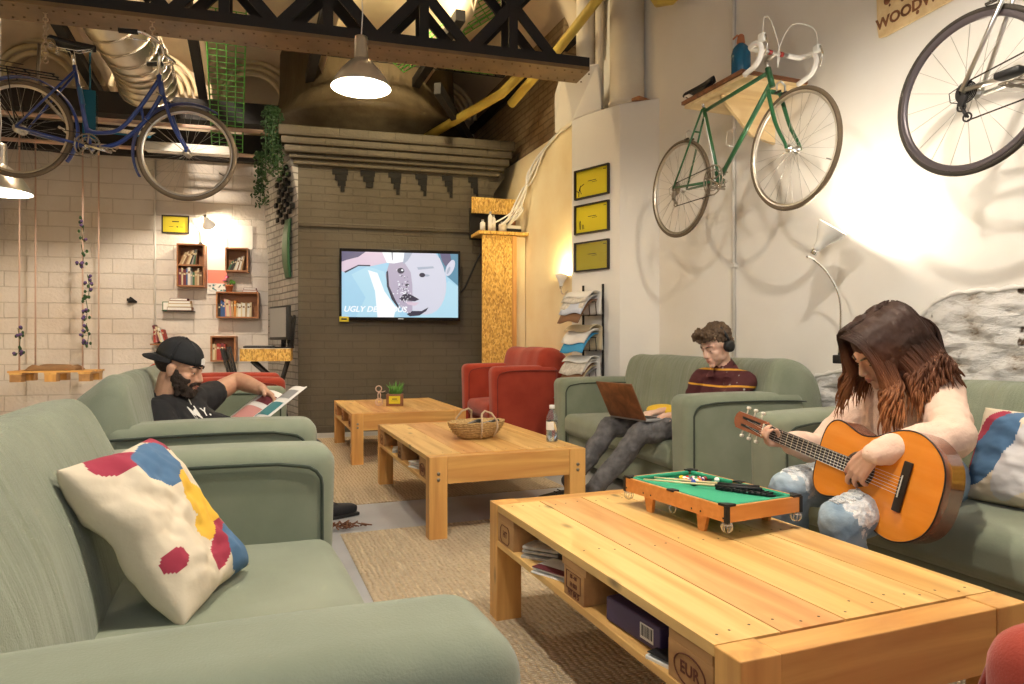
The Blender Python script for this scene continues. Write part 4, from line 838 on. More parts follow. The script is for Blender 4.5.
def crank(bike, bb, ring_r=.095, ang=R(-35), pedal=True, mt='chrome'):
    c = MB(mt).cyl((bb[0], -.058, bb[1]), (bb[0], .05, bb[1]), .016, 14).build('crankset', bike)
    cr = MB('dirty_steel').ring((bb[0], -.045, bb[1]), ring_r, .0045, seg=48, ts=6)
    for k in range(5): a = 2*PI*k/5+.3; cr.cyl((bb[0], -.045, bb[1]), (bb[0]+ring_r*math.cos(a), -.045, bb[1]+ring_r*math.sin(a)), .006, 6)
    cr.ring((bb[0], -.045, bb[1]), ring_r*.72, .003, seg=36, ts=5)
    for k in range(44): a = 2*PI*k/44; cr.box((bb[0]+(ring_r+.005)*math.cos(a), -.045, bb[1]+(ring_r+.005)*math.sin(a)), (.005, .003, .005))
    cr.build('chainring', c)
    for s_ in (-1, 1):
        a = ang if s_ < 0 else ang+PI; e = Vector((bb[0]+.17*math.cos(a), s_*.068, bb[1]+.17*math.sin(a)))
        MB(mt).tube([(bb[0], s_*.060, bb[1]), e], [.012, .008], 8).build('crank_arm', c)
        if pedal:
            p = MB('dirty_steel').cyl(e, e+Vector((0, s_*.10, 0)), .006, 8)
            for dx in (-.032, .032): p.tube([e+Vector((dx, s_*.02, .008)), e+Vector((dx, s_*.095, .008))], .004, 6)
            for dy in (.022, .095): p.tube([e+Vector((-.032, s_*dy, .008)), e+Vector((.032, s_*dy, .008))], .004, 6)
            p.tube([e+Vector((.03, s_*.03, .01)), e+Vector((.06, s_*.04, .03)), e+Vector((.065, s_*.07, .03)), e+Vector((.03, s_*.085, .01))], .003, 6)
            p.build('pedal', c)
    return c
def saddle(bike, at, mt='black', w=.075, ln=.27, tilt=0, rails='steel_black'):
    def f(u, v):
        x = u*ln-ln*.45; wd = w*(1-u)**.9+.018*(u > 0); wd = w*max(.26, (1-u*1.15)) if u < .62 else w*.26; wd *= min(1, (u+.05)/.12)**.5*min(1, (1.03-u)/.1)**.5
        a = (v-.5)*PI; return Vector((x, math.sin(a)*wd, math.cos(a)*.038-.010+.012*(1-u)+.008*math.sin(u*3)*0))
    m_ = MB(mt).grid(f, 20, 14); s_ = m_.build('saddle', bike, loc=(at[0], 0, at[1]), rot=(0, tilt, 0), solid=.006)
    rl = MB(rails)
    for y in (-.022, .022): rl.tube([(-.11, y*1.8, .0), (-.08, y, -.032), (.05, y, -.034), (.13, y*.5, -.004)], .0035, 6)
    rl.build('rails', s_); return s_
def rearmech(bike, mt='dirty_steel'):
    c = MB(mt)
    for k in range(6): c.ring((0, -.030-.004*k, 0), .045-.005*k, .003, seg=28, ts=5)
    c.lathe([(.02, 0), (.02, .025)], (0, -.055, 0), axis=(0, 1, 0), seg=16); c.build('cassette', bike)
    d = MB(mt).box((.0, -.05, -.04), (.03, .018, .05), rot=Euler((0, .4, 0)).to_matrix(), r=.004).ring((-.005, -.05, -.065), .018, .004, seg=18, ts=5).ring((.02, -.05, -.115), .018, .004, seg=18, ts=5).cyl((-.005, -.056, -.065), (.02, -.056, -.115), .005, 6).cyl((-.005, -.044, -.065), (.02, -.044, -.115), .005, 6)
    d.tube([(-.01, -.05, -.05), (-.055, -.05, -.03), (-.06, -.05, .01), (-.02, -.045, .025), (.02, -.03, .01)], .0025, 6); d.build('derailleur', bike)
def chain(bike, bb, rr=.095):
    MB('rubber').tube([(0, -.045, .034), (bb[0], -.045, bb[1]+rr)], .0035, 5).tube([(.02, -.050, -.13), (bb[0], -.045, bb[1]-rr)], .0035, 5).build('chain', bike)
def drops(bike, st, wrap='white_paint', lever='white_gloss', reach=.09, w=.20):
    h = MB('alu').cyl((st[0], -.10, st[1]), (st[0], .10, st[1]), .013, 12).build('handlebar', bike)
    for s_ in (-1, 1):
        p = bez([Vector((st[0], s_*.09, st[1])), Vector((st[0], s_*w*.85, st[1])), Vector((st[0]+.03, s_*w, st[1])), Vector((st[0]+reach, s_*w, st[1]-.01)), Vector((st[0]+reach+.02, s_*w, st[1]-.06)), Vector((st[0]+reach-.02, s_*w, st[1]-.12)), Vector((st[0]-.03, s_*w, st[1]-.145))], 5)
        MB(wrap).tube(p, .0155, 10).build('bar_tape', h)
        lv = MB(lever).rbox((st[0]+reach+.025, s_*w, st[1]+.012), (.05, .028, .05), .012, n=1, k=3); lv.use('chrome').tube([(st[0]+reach+.05, s_*w, st[1]+.02), (st[0]+reach+.07, s_*w, st[1]-.03), (st[0]+reach+.05, s_*w, st[1]-.10)], [.007, .006, .005], 8).build('brake_lever', h)
        MB('white_gloss').tube(bez([Vector((st[0]+reach+.03, s_*w, st[1]+.03)), Vector((st[0]+reach+.02, s_*w*.9, st[1]+.13)), Vector((st[0]+.05, s_*w*.4, st[1]+.16)), Vector((st[0]+.03, 0, st[1]+.02)), Vector((st[0]+.02, 0, st[1]-.09))], 5), .003, 6).build('brake_cable', h)
    return h
def diamond(bike, paint, wb, bb, sc_, ht, hb, r=.014):
    f = MB(paint); sT = Vector((sc_[0], 0, sc_[1])); B = Vector((bb[0], 0, bb[1])); T_ = Vector((ht[0], 0, ht[1])); H_ = Vector((hb[0], 0, hb[1]))
    f.cyl(B, sT, r*1.0, 12).cyl(sT-(sT-B)*.04, T_-(T_-H_)*.2, r*.92, 12).cyl(B, H_-(H_-T_)*.2, r*1.08, 12).cyl(H_-(T_-H_)*.05, T_+(T_-H_)*.05, r*1.25, 14)
    f.cyl(B-Vector((0, .034, 0)), B+Vector((0, .034, 0)), r*1.4, 14)
    for s_ in (-1, 1):
        f.tube([B+Vector((-.02, s_*.025, 0)), Vector((.02, s_*.058, 0))], [r*.75, r*.55], 8); f.tube([sT+Vector((0, s_*.014, -.005)), Vector((.0, s_*.058, .0))], [r*.5, r*.5], 8)
    q = sT*.30; q = Vector((0, 0, 0)).lerp(sT, .72); f.cyl((q.x, -.03, q.z), (q.x, .03, q.z), .006, 8)
    return f.build('frame', bike)
def fork(bike, mt, top, hub, w=.052):
    f = MB(mt); t_ = Vector((top[0], 0, top[1])); h = Vector((hub[0], 0, hub[1]))
    f.cyl(t_-Vector((0, .045, 0)), t_+Vector((0, .045, 0)), .014, 10)
    for s_ in (-1, 1): f.tube(bez([t_+Vector((0, s_*.045, 0)), t_.lerp(h, .55)+Vector((-.014, s_*w, 0)), h+Vector((-.005, s_*w, .03)), h+Vector((0, s_*w, 0))], 5), [.013-.005*i/15 for i in range(16)], 8)
    return f.build('fork', bike)
def brakes(bike, at):
    for p in at:
        m_ = MB('alu')
        for s_ in (-1, 1): m_.tube([(p[0], 0, p[1]+.02), (p[0], s_*.03, p[1]), (p[0], s_*.03, p[1]-.04)], .006, 6)
        m_.use('rubber').box((p[0], .022, p[1]-.045), (.045, .01, .01)).box((p[0], -.022, p[1]-.045), (.045, .01, .01)); m_.build('brake', bike)

g = thing('bicycle', 'green racing bicycle with white drop handlebars hung high on the right wall', 'bicycle', (2.9, 4.116, 2.095), R(-90), 'bicycles hung as decoration')
wb = 1.083; bb = (.43, -.035)
wheel(g, 0, .345, .013, hubr=.02); wheel(g, wb, .345, .013)
diamond(g, 'green_paint', wb, bb, (.275, .49), (.885, .53), (.92, .42)); fork(g, 'green_paint', (.935, .375), (wb, 0))
MB('chrome').tube([(.275, 0, .49), (.243, 0, .60)], .012, 12).build('seat_post', g); saddle(g, (.235, .625), tilt=R(-8))
MB('alu').cyl((.885, 0, .53), (.868, 0, .59), .012, 10).tube([(.868, 0, .59), (.94, 0, .60)], .013, 10).build('stem', g)
h = drops(g, (.945, .60), 'white_paint'); MB('red_paint').cyl((.945, -.055, .60), (.945, -.03, .60), .015, 10).cyl((.945, .055, .60), (.945, .03, .60), .015, 10).build('red_band', h)
crank(g, bb, ang=R(-32)); rearmech(g); chain(g, bb); brakes(g, [(.11, .37), (.99, .40)])
MB('white_gloss').tube([(.415, -.016, .03), (.30, -.016, .42)], .004, 6).build('cable', g)
MB('alu').tube([(.60, -.02, .14), (.54, -.03, .17), (.55, -.03, .25), (.62, -.02, .26)], .003, 6).build('bottle_cage', g)

s3 = thing('bicycle', 'silver and red racing bicycle partly out of frame at the top right corner', 'bicycle', (2.9, 2.012, 2.068), R(-90), 'bicycles hung as decoration')
wheel(s3, 0, .35, .012, rim='rim_deep', rim_h=.024, tire='rubber', nsp=20, hubr=.018); wheel(s3, 1.0, .35, .012, rim='rim_deep', rim_h=.034, tire='rubber', nsp=20)
diamond(s3, 'alu', 1.0, (.41, .0), (.24, .52), (.80, .55), (.83, .42), r=.019); fork(s3, 'black_gloss', (.845, .385), (1.0, 0))
MB('red_paint').cyl((.262, 0, .46), (.238, 0, .53), .022, 12).build('seat_clamp', s3); MB('black').tube([(.24, 0, .52), (.21, 0, .62)], .014, 12).build('seat_post', s3); saddle(s3, (.205, .65))
MB('black').tube([(.80, 0, .55), (.79, 0, .59), (.88, 0, .61)], .014, 10).build('stem', s3); drops(s3, (.885, .61), 'black', 'black')
crank(s3, (.41, .0), ring_r=.10, ang=R(205), mt='alu'); rearmech(s3, 'steel_black'); chain(s3, (.41, 0), .10); brakes(s3, [(.10, .385), (.93, .41)])
MB('black').rbox((.24, -.12, -.02), (.10, .06, .03), .01, n=1, k=2).build('pedal_body', s3)

bl = thing('bicycle', 'blue step-through bicycle with mudguards hanging on chains under the truss', 'bicycle', (-1.454, 5.658, 2.478), (0, R(6.2), R(-10.8)), 'bicycles hung as decoration')
wb = 1.09
wheel(bl, 0, .342, .018, hubr=.03, tire='rubber_brown', nsp=32); wheel(bl, wb, .342, .018, tire='rubber_brown', nsp=32)
f = MB('blue_paint'); bb = (.45, -.055)
f.tube([(bb[0], 0, bb[1]), (.29, 0, .50)], .015, 12)
f.tube(bez([Vector((.845, 0, .50)), Vector((.74, 0, .28)), Vector((.62, 0, .10)), Vector((.48, 0, .055)), Vector((.415, 0, .07))], 6), .0145, 10)
f.tube(bez([Vector((.875, 0, .40)), Vector((.79, 0, .20)), Vector((.66, 0, .03)), Vector((.55, 0, -.035)), Vector((bb[0], 0, bb[1]))], 6), .0155, 10)
f.cyl((.885, 0, .37), (.842, 0, .53), .019, 14).cyl((bb[0], -.035, bb[1]), (bb[0], .035, bb[1]), .021, 14).tube([(.745, 0, .30), (.775, 0, .185)], .01, 8)
for s_ in (-1, 1): f.tube([(bb[0]-.02, s_*.03, bb[1]), (0, s_*.062, 0)], .009, 8).tube([(.30, s_*.016, .46), (0, s_*.062, 0)], .008, 8)
f.build('frame', bl); MB('teal_paint').cyl((.372, 0, .235), (.335, 0, .355), .0165, 12).build('decal_band', bl)
fork(bl, 'blue_paint', (.905, .365), (wb, 0), .055)
for x, a0, a1 in ((0, 30, 215), (wb, 62, 215)):
    c = Vector((x, 0, 0)); m_ = MB('blue_paint'); r0 = .366
    def fen(u, v, x=x, a0=a0, a1=a1):
        a = R(a0-60+(a1-a0)*u) if x == 0 else R(a0+(a1-a0)*u); b_ = (v-.5)*2.4; rr = r0+.016*math.cos(b_)-.010
        return Vector((x+rr*math.cos(a), .028*math.sin(b_), rr*math.sin(a)))
    m_.grid(fen, 36, 8); fo = m_.build('mudguard', bl, solid=.0015)
    MB('spoke').tube([(x, .05, 0), (x-.25, .03, .27) if x == 0 else (x-.30, .03, .20)], .002, 5).tube([(x, -.05, 0), (x-.25, -.03, .27) if x == 0 else (x-.30, -.03, .20)], .002, 5).build('stay', fo)
MB('chrome').tube([(.29, 0, .50), (.262, 0, .60)], .013, 12).build('seat_post', bl); saddle(bl, (.255, .635), 'black', w=.10, ln=.28, rails='chrome')
sp_ = MB('chrome')
for y in (-.05, .05): sp_.tube([(.15+.03*math.cos(a*1.3)*0+.012*math.cos(a), y+.012*math.sin(a), .575+a*.0022) for a in [k*.6 for k in range(32)]], .0022, 5)
sp_.build('saddle_springs', bl)
MB('chrome').tube([(.842, 0, .53), (.825, 0, .66), (.855, 0, .69)], .012, 10).build('stem', bl)
h = MB('chrome').tube(bez([Vector((.70, -.28, .70)), Vector((.80, -.26, .715)), Vector((.88, -.16, .70)), Vector((.86, 0, .69)), Vector((.88, .16, .70)), Vector((.80, .26, .715)), Vector((.70, .28, .70))], 6), .0115, 10).build('handlebar', bl)
for s_ in (-1, 1):
    MB('black').tube([(.77, s_*.268, .712), (.655, s_*.284, .695)], .018, 12).build('grip', h); MB('chrome').tube([(.84, s_*.20, .69), (.78, s_*.24, .67), (.70, s_*.265, .665)], .005, 6).build('brake_lever', h)
MB('chrome').tube([(.845, -.03, .40), (.95, -.035, .34), (.94, 0, .35), (.95, .035, .34), (.845, .03, .40)], .004, 6).build('brake', bl)
MB('white_gloss').tube([(.84, -.20, .69), (.90, -.1, .58), (.86, 0, .48)], .003, 6).tube([(.84, .20, .69), (.91, .1, .56), (.88, .03, .42)], .003, 6).build('brake_cable', bl)
rk = MB('steel_black')
for y in (-.06, 0, .06): rk.tube([(.20, y, .40), (-.28, y, .40)], .0045, 6)
for x in (.18, 0, -.28): rk.cyl((x, -.06, .40), (x, .06, .40), .0045, 6)
for s_ in (-1, 1): rk.tube([(-.10, s_*.06, .40), (0, s_*.07, .02)], .004, 6).tube([(-.26, s_*.06, .40), (0, s_*.07, .01)], .004, 6)
rk.tube([(-.28, -.06, .40), (-.30, -.06, .44), (.0, -.06, .43)], .003, 5).build('luggage_rack', bl)
MB('alu').tube([(.41, .03, -.06), (.25, .05, .05), (.21, .06, .07)], .009, 8).build('kickstand', bl)
crank(bl, bb, ring_r=.08, ang=R(-10)); chain(bl, bb, .08)
MB('dirty_steel').tube([(.36, .02, .02), (.12, .03, .24), (.05, .03, .40), (.04, .03, .62)], .012, 8).build('lock_cable', bl)
def chain_links(name, a, b_, label, n=40):
    a = Vector(a); b_ = Vector(b_); m_ = MB('rope')
    for k in range(n):
        c = a.lerp(b_, (k+.5)/n); m_.ring(c, .016, .0042, axis=(1, 0, 0) if k % 2 else (0, 1, 0), seg=10, ts=4)
    o = m_.build(name); tag(o, label, 'chain')
chain_links('hanging_chain', (-1.30, 5.63, 2.95), (-1.30, 5.63, 4.57), 'steel chain holding the blue bicycle by its saddle end', 56)
chain_links('hanging_chain', (-.62, 5.50, 3.05), (-.62, 5.50, 4.57), 'steel chain holding the blue bicycle by its handlebar end', 50)
# wooden shelf that carries the green bicycle, with a siphon
t = thing('bicycle_shelf', 'wooden wall shelf that carries the green bicycle by its top tube', 'shelf', (3.345, 3.50, 2.64))
MB('dark_wood').box((-.27, .17, .012), (.52, .62, .024)).build('board', t, bevel=.002)
MB('maple_pale').prism([(0, .30), (0, -.02), (.44, -.02), (.44, .04), (.20, .26)], -.012, .012, XY((-1, 0, 0), (0, 0, -1), (0, .17, 0))).build('bracket', t)
MB('maple_pale').box((-.26, .17, -.012), (.50, .60, .022)).build('lower_board', t)
t = thing('siphon_bottle', 'blue glass soda siphon standing on the wooden bicycle shelf', 'bottle', (2.95, 3.53, 2.664))
MB('blue_glass').lathe([(.001, 0), (.055, 0), (.06, .01), (.06, .17), (.05, .21), (.028, .235), (.022, .24)], seg=28).build('body', t)
MB('terracotta').lathe([(.024, .24), (.026, .25), (.02, .29), (.012, .30), (.001, .30)], seg=20).tube([(.0, 0, .28), (-.03, 0, .29), (-.06, 0, .26)], .006, 8).build('head', t)
# ------------------------------------------------------------------ guitar
def guitar(label, bridge, nut, normal, s_=.91):
    br = Vector(bridge); nu = Vector(nut); xd = (nu-br).normalized(); zd = Vector(normal); zd = (zd-xd*zd.dot(xd)).normalized(); yd = zd.cross(xd)
    M_ = Matrix((xd*s_, yd*s_, zd*s_)).transposed().to_4x4(); M_.translation = br
    t = thing('classical_guitar', label, 'guitar', br); t.rotation_mode = 'QUATERNION'; t.rotation_quaternion = Matrix((xd, yd, zd)).transposed().to_quaternion(); t.scale = (s_, s_, s_)
    # outline in local units: x along the neck from the bridge (0), nut at .65
    hw = [(-.130, .0), (-.129, .045), (-.120, .090), (-.100, .128), (-.065, .160), (-.020, .181), (.025, .184), (.07, .172), (.11, .150), (.145, .129), (.18, .119), (.21, .119), (.245, .128), (.28, .139), (.31, .141), (.335, .130), (.352, .105), (.36, .07), (.362, .03), (.362, 0)]
    pv = [Vector((a, b_, 0)) for a, b_ in hw]; up = bez(pv, 4); loop = up+[Vector((p.x, -p.y, 0)) for p in up[::-1][1:-1]]
    n = len(loop); b_ = MB('guitar_side'); T_ = .095
    b_.add([(p.x, p.y, -T_) for p in loop]+[(p.x, p.y, 0) for p in loop], [(k, (k+1) % n, n+(k+1) % n, n+k) for k in range(n)]+[tuple(range(n))[::-1]], True); b_.build('body', t)
    tp = MB('guitar_top').prism([(p.x, p.y) for p in loop], 0, .003); tp.build('soundboard', t)
    MB('ebony').tube([(p.x, p.y, .002) for p in loop], .0028, 5, closed=True).build('binding', t)
    MB('recess_black').lathe([(.001, .0034), (.042, .0034)], (.175, 0, 0), seg=32).build('soundhole', t)
    MB('rosette').lathe([(.046, .0034), (.046, .0042), (.062, .0042), (.062, .0034)], (.175, 0, 0), seg=40).build('rosette', t)
    MB('ebony').rbox((0, 0, .008), (.03, .17, .010), .003, n=1, k=2).build('bridge', t); MB('bone').box((.004, 0, .0145), (.003, .075, .004)).build('saddle', t)
    MB('guitar_side').rbox((.50, 0, -.010), (.31, .052, .028), .010, n=4, k=3).rbox((.375, 0, -.045), (.05, .05, .09), .01, n=2, k=3).build('neck', t)
    MB('ebony').box((.435, 0, .008), (.43, .054, .008)).build('fingerboard', t)
    for k in range(1, 20):
        x = .65*2**(-k/12)
        if x > .225: MB('fret').box((x, 0, .0125), (.0022, .054, .0016)).build('fret', t)
    MB('bone').box((.652, 0, .010), (.005, .053, .012)).build('nut', t)
    hd = MB('guitar_side').prism([(.655, -.027), (.665, -.036), (.83, -.036), (.845, -.02), (.85, 0), (.845, .02), (.83, .036), (.665, .036), (.655, .027)], -.022, -.004, M4((0, 0, 0), eul=(0, R(0), 0))); 
    hd.use('recess_black').box((.745, -.016, -.0035), (.11, .010, .002)).box((.745, .016, -.0035), (.11, .010, .002)); hd.build('headstock', t)
    for s1 in (-1, 1):
        for k in range(3): MB('bone').cyl((.70+k*.045, s1*.036, -.012), (.70+k*.045, s1*.055, -.012), .003, 6).rbox((.70+k*.045, s1*.062, -.014), (.014, .014, .018), .005, n=1, k=2).build('tuning_peg', t)
    for k in range(6):
        y = -.0225+.009*k; MB('string').tube([(.004, y*1.25, .017), (.652, y, .0165), (.69+.04*(k % 3), (.012 if y > 0 else -.012), -.003)], .0009 if k > 2 else .0006, 4).build('string', t)
    return t
G0 = Vector((1.835, 1.475, .566)); G1 = Vector((1.835, 2.055, .664))
guitar('orange classical guitar played by the person in the pink jumper', G0, G1, (-1, -.10, .16))

# ------------------------------------------------------------------ people
def basis(f, u=(0, 0, 1)):
    f = Vector(f).normalized(); u = Vector(u); u = (u-f*u.dot(f)).normalized(); r = f.cross(u); return Matrix((r, f, u)).transposed()
def head(mb, c, B, s_=1.0, jaw=1.0):
    P_ = lambda x, y, z: Vector(c)+B@(Vector((x, y, z))*s_)
    e = lambda p, r: mb.ball(P_(*p), tuple(a*s_ for a in r), 20, 14, rot=B)
    e((0, -.018, .032), (.073, .092, .084)); e((0, .025, .02), (.064, .062, .07)); e((0, .030, -.030), (.058, .056, .070)); e((0, .040, -.078), (.046*jaw, .044, .034)); e((0, .074, -.100), (.022, .018, .017))
    for s1 in (-1, 1):
        e((s1*.040, .050, -.030), (.024, .026, .026)); e((s1*.034, .044, -.052), (.026, .034, .034)); e((s1*.044, .016, -.070), (.014, .030, .022)); e((s1*.074, -.006, -.014), (.008, .018, .031)); e((s1*.079, -.014, -.004), (.006, .012, .020)); e((s1*.010, .098, -.036), (.009, .009, .008))
        mb.cap(P_(s1*.010, .084, .022), .009*s_, P_(s1*.046, .066, .022), .009*s_)
        e((s1*.031, .0745, .007), (.0145, .0125, .0095)); e((s1*.031, .0735, -.009), (.013, .010, .006))
    mb.cap(P_(0, .086, .010), .008*s_, P_(0, .106, -.030), .0115*s_); mb.cap(P_(0, .07, -.03), .024*s_, P_(0, .07, -.07), .026*s_)
    mb.cap(P_(-.016, .090, -.060), .0065*s_, P_(.016, .090, -.060), .0065*s_); mb.cap(P_(-.013, .088, -.071), .0075*s_, P_(.013, .088, -.071), .0075*s_)
def face(par, c, B, origin, brow='hair_brown', s_=1.0):
    P_ = lambda x, y, z: Vector(c)+B@(Vector((x, y, z))*s_)-Vector(origin)
    for s1 in (-1, 1):
        e = MB('eye_white').ball(P_(s1*.031, .0735, -.0005), .0098*s_, 12, 8); e.use('iris').ball(P_(s1*.031, .0795, -.0035), .0050*s_, 10, 6); e.build('eye', par)
        MB(brow).tube([P_(s1*.014, .094, .023), P_(s1*.032, .088, .029), P_(s1*.050, .072, .024)], [.0035, .0042, .002], 6).build('eyebrow', par)
    MB('lips').tube([P_(-.021, .090, -.064), P_(-.008, .0985, -.0605), P_(.008, .0985, -.0605), P_(.021, .090, -.064)], [.0015, .0038, .0038, .0015], 8).tube([P_(-.018, .090, -.067), P_(0, .0975, -.070), P_(.018, .090, -.067)], [.0015, .0048, .0015], 8).build('lips', par)
def hand(mb, w, d, n, curl=(.5, .6, .4), side=1, s_=1.0, spread=.10, thumb=(.75, .65, .35), curls=None):
    """w wrist, d towards the knuckles, n the way the palm faces (fingers bend to it), side picks the thumb side"""
    w = Vector(w); d = Vector(d).normalized(); n = Vector(n); n = (n-d*n.dot(d)).normalized(); sd = d.cross(n)*side
    kn = [.030, .010, -.010, -.028]; ln = [.070, .078, .072, .056]; kd = [.088, .092, .086, .078]
    for i in range(4):
        k_ = w+d*kd[i]*s_+sd*kn[i]*s_; mb.cap(w+sd*kn[i]*.6*s_, .016*s_, k_, .0125*s_, 8)
        cc = curls[i] if curls else curl; p = k_; dr = (d+sd*spread*(1.5-i)*.5).normalized(); ax = None; a = 0
        for q, fr__ in enumerate((.45, .31, .24)):
            a += cc[q]; v = dr*math.cos(a)+n*math.sin(a); p2 = p+v*ln[i]*fr__*s_*1.08; mb.cap(p, (.0098-.0010*q)*s_, p2, (.0090-.0012*q)*s_, 8); p = p2
    mb.cap(w+sd*.014*s_, .016*s_, w+d*.045*s_+sd*.034*s_+n*.010*s_, .014*s_, 8)
    tp = w+d*.045*s_+sd*.034*s_+n*.010*s_; tv_ = (d*thumb[0]+sd*thumb[1]+n*thumb[2]).normalized(); t2 = tp+tv_*.036*s_; mb.cap(tp, .0125*s_, t2, .0105*s_, 8); t3 = t2+(tv_+d*.35+n*.2).normalized()*.030*s_; mb.cap(t2, .0105*s_, t3, .0085*s_, 8)
def limb(mb, pts, rs):
    for (a, ra), (b_, rb) in zip(zip(pts, rs), list(zip(pts, rs))[1:]): mb.cap(a, ra, b_, rb, 16)
V3 = Vector
def midp(a, b_, t=.5): return V3(a).lerp(V3(b_), t)
def torso(mb, pel, chest, neck, shL, shR, g=0):
    pel, chest, neck, shL, shR = map(V3, (pel, chest, neck, shL, shR)); ac = (shR-shL).normalized()
    for s1 in (-1, 1):
        mb.cap(pel+ac*.075*s1, .095+g, midp(pel, chest)+ac*.055*s1, .088+g, 18); mb.cap(midp(pel, chest)+ac*.055*s1, .088+g, chest+ac*.065*s1, .098+g, 18); mb.cap(chest+ac*.065*s1, .098+g, midp(chest, neck, .55)+ac*.07*s1, .072+g, 18)
    mb.cap(midp(shL, neck, .2), .052+g, midp(shR, neck, .2), .052+g, 16); mb.cap(chest, .10+g, midp(chest, neck, .7), .062+g, 18)

def shoe(par, org, heel, toe, mt='shoe_black', name='shoe', lab=None):
    h = V3(heel); t_ = V3(toe); d = (t_-h).normalized(); B = basis(d); m_ = MB(mt); L = (t_-h).length
    def f(p):
        q = p.copy(); u = (p.y+L/2)/L; q.x *= 1-.25*abs(u-.55)*1.4; 
        if p.z > 0: q.z *= 1.0 if u < .35 else (1-.55*(u-.35)/.65)
        return q
    m_.rbox((h+t_)/2+V3((0, 0, .045))-V3(org), (.098, L, .085), .038, rot=B, n=8, k=4, f=f); o = m_.build(name, par)
    if lab: o['label'] = lab
    s_ = MB('black'); s_.rbox((h+t_)/2+V3((0, 0, .011))-V3(org), (.104, L+.008, .020), .009, rot=B, n=6, k=2, f=lambda p: V3((p.x*(1-.25*abs((p.y+L/2)/L-.55)*1.4), p.y, p.z))); s_.build('sole', o)
    l_ = MB('white_gloss' if mt != 'shoe_black' else 'rubber')
    for k in range(4): c = h+d*(L*(.45+.09*k))+V3((0, 0, .092-.010*k)); l_.cyl(c-B@V3((.022, 0, 0))-V3(org), c+B@V3((.022, 0, 0))-V3(org), .0032, 6)
    l_.build('laces', o); return o

# ---- guitar player
gp = thing('person', 'long-haired person in a pale pink jumper and ripped jeans playing a guitar', 'person', (2.15, 1.80, .0)); O = gp.location.copy()
hc_ = V3((2.085, 1.765, .968)); HB = basis((-.90, .22, -.60), (-.45, 0, 1)); nk = V3((2.20, 1.82, .875)); shL = V3((2.235, 1.655, .815)); shR = V3((2.30, 1.97, .815)); ch = V3((2.28, 1.83, .70)); pe = V3((2.30, 1.80, .52))
elL = V3((2.045, 1.475, .70)); wrL = V3((1.80, 1.555, .655)); elR = V3((2.14, 2.09, .57)); wrR = V3((1.895, 2.005, .625))
b = MB('skin'); head(b, hc_, HB, .97); limb(b, [nk, hc_+HB@V3((0, -.02, -.06))], [.055, .052]); torso(b, pe, ch, nk, shL, shR, -.02)
limb(b, [shL, elL, wrL], [.048, .040, .026]); limb(b, [shR, elR, wrR], [.048, .040, .026])
hand(b, wrL, (-.10, .62, -.75), (.95, .1, -.2), side=-1, curls=[(.35, .5, .4), (.15, .5, .4), (.25, .55, .4), (.5, .6, .4)], s_=.95, spread=.22, thumb=(.9, .5, .5))
hand(b, wrR, (-.75, .25, .05), (.2, -.35, 1.0), side=-1, curls=[(.9, .9, .6), (1.0, .9, .6), (.9, 1.0, .6), (.8, .9, .6)], s_=.92, thumb=(.5, .2, 1.0))
kL = V3((1.72, 1.60, .445)); kR = V3((1.80, 1.90, .48)); aL = V3((1.80, 1.60, .11)); aR = V3((1.86, 1.96, .11)); hL = V3((2.25, 1.70, .50)); hR = V3((2.25, 1.90, .50))
limb(b, [hL, kL, aL, aL+V3((-.05, 0, -.03))], [.07, .048, .035, .03]); limb(b, [hR, kR, aR, aR+V3((-.05, 0, -.03))], [.07, .048, .035, .03])
bo = organic(b, 'body', gp, .0042, 2, O); face(bo, hc_, HB, O, s_=.97)
b = MB('knit_pink'); torso(b, pe, ch, nk, shL, shR, .012); limb(b, [shL, midp(shL, elL), elL, midp(elL, wrL, .55), midp(elL, wrL, .86)], [.072, .067, .066, .058, .044]); limb(b, [shR, midp(shR, elR), elR, midp(elR, wrR, .6), midp(elR, wrR, .9)], [.070, .064, .060, .052, .042])
limb(b, [midp(elL, wrL, .86), midp(elL, wrL, .97)], [.041, .033]); b.cap(nk+V3((.01, 0, -.02)), .075, nk+V3((-.012, 0, .012)), .060)
organic(b, 'jumper', gp, .006, 4, O, disp=.010, dscale=9)
b = MB('denim'); b.cap(pe+V3((0, -.07, -.01)), .115, pe+V3((0, .07, -.01)), .115); limb(b, [hL, kL], [.095, .070]); limb(b, [kL, midp(kL, aL), aL+V3((0, 0, .04))], [.070, .058, .048]); limb(b, [hR, kR], [.095, .070]); limb(b, [kR, midp(kR, aR), aR+V3((0, 0, .04))], [.070, .058, .048])
jn = organic(b, 'jeans', gp, .006, 3, O, disp=.007, dscale=12)
jn.data.materials.append(MT['denim_rip'])
for p in jn.data.polygons:
    for c in (kL, kR):
        q = p.center+O-c-V3((.055, 0, .035)); q.z *= .8
        if q.length < .085+.018*noise.noise(p.center*45) and p.normal.z > -.25: p.material_index = 1
for c, dr in ((kL, kL-hL), (kR, kR-hR)):      # frayed threads lying across the rips
    m_ = MB('denim_rip')
    for k in range(26):
        a = c-O+dr.normalized()*(-.12+.0066*k); pp = []
        for i in range(9):
            g_ = a+V3((0, (i/8-.5)*.13*math.sin(PI*(k+3)/32), .12)); ok, hp_, n_, _ = jn.closest_point_on_mesh(g_)
            pp.append(hp_+n_*(.0015+.002*abs(math.sin(i*2+k))))
        m_.tube(pp, .0018, 4)
    q_ = m_.build('frayed_threads', jn); q_['kind'] = 'stuff'
shoe(gp, O, (1.86, 1.60, 0), (1.61, 1.58, 0), 'white_paint'); shoe(gp, O, (1.92, 1.97, 0), (1.67, 1.96, 0), 'white_paint')
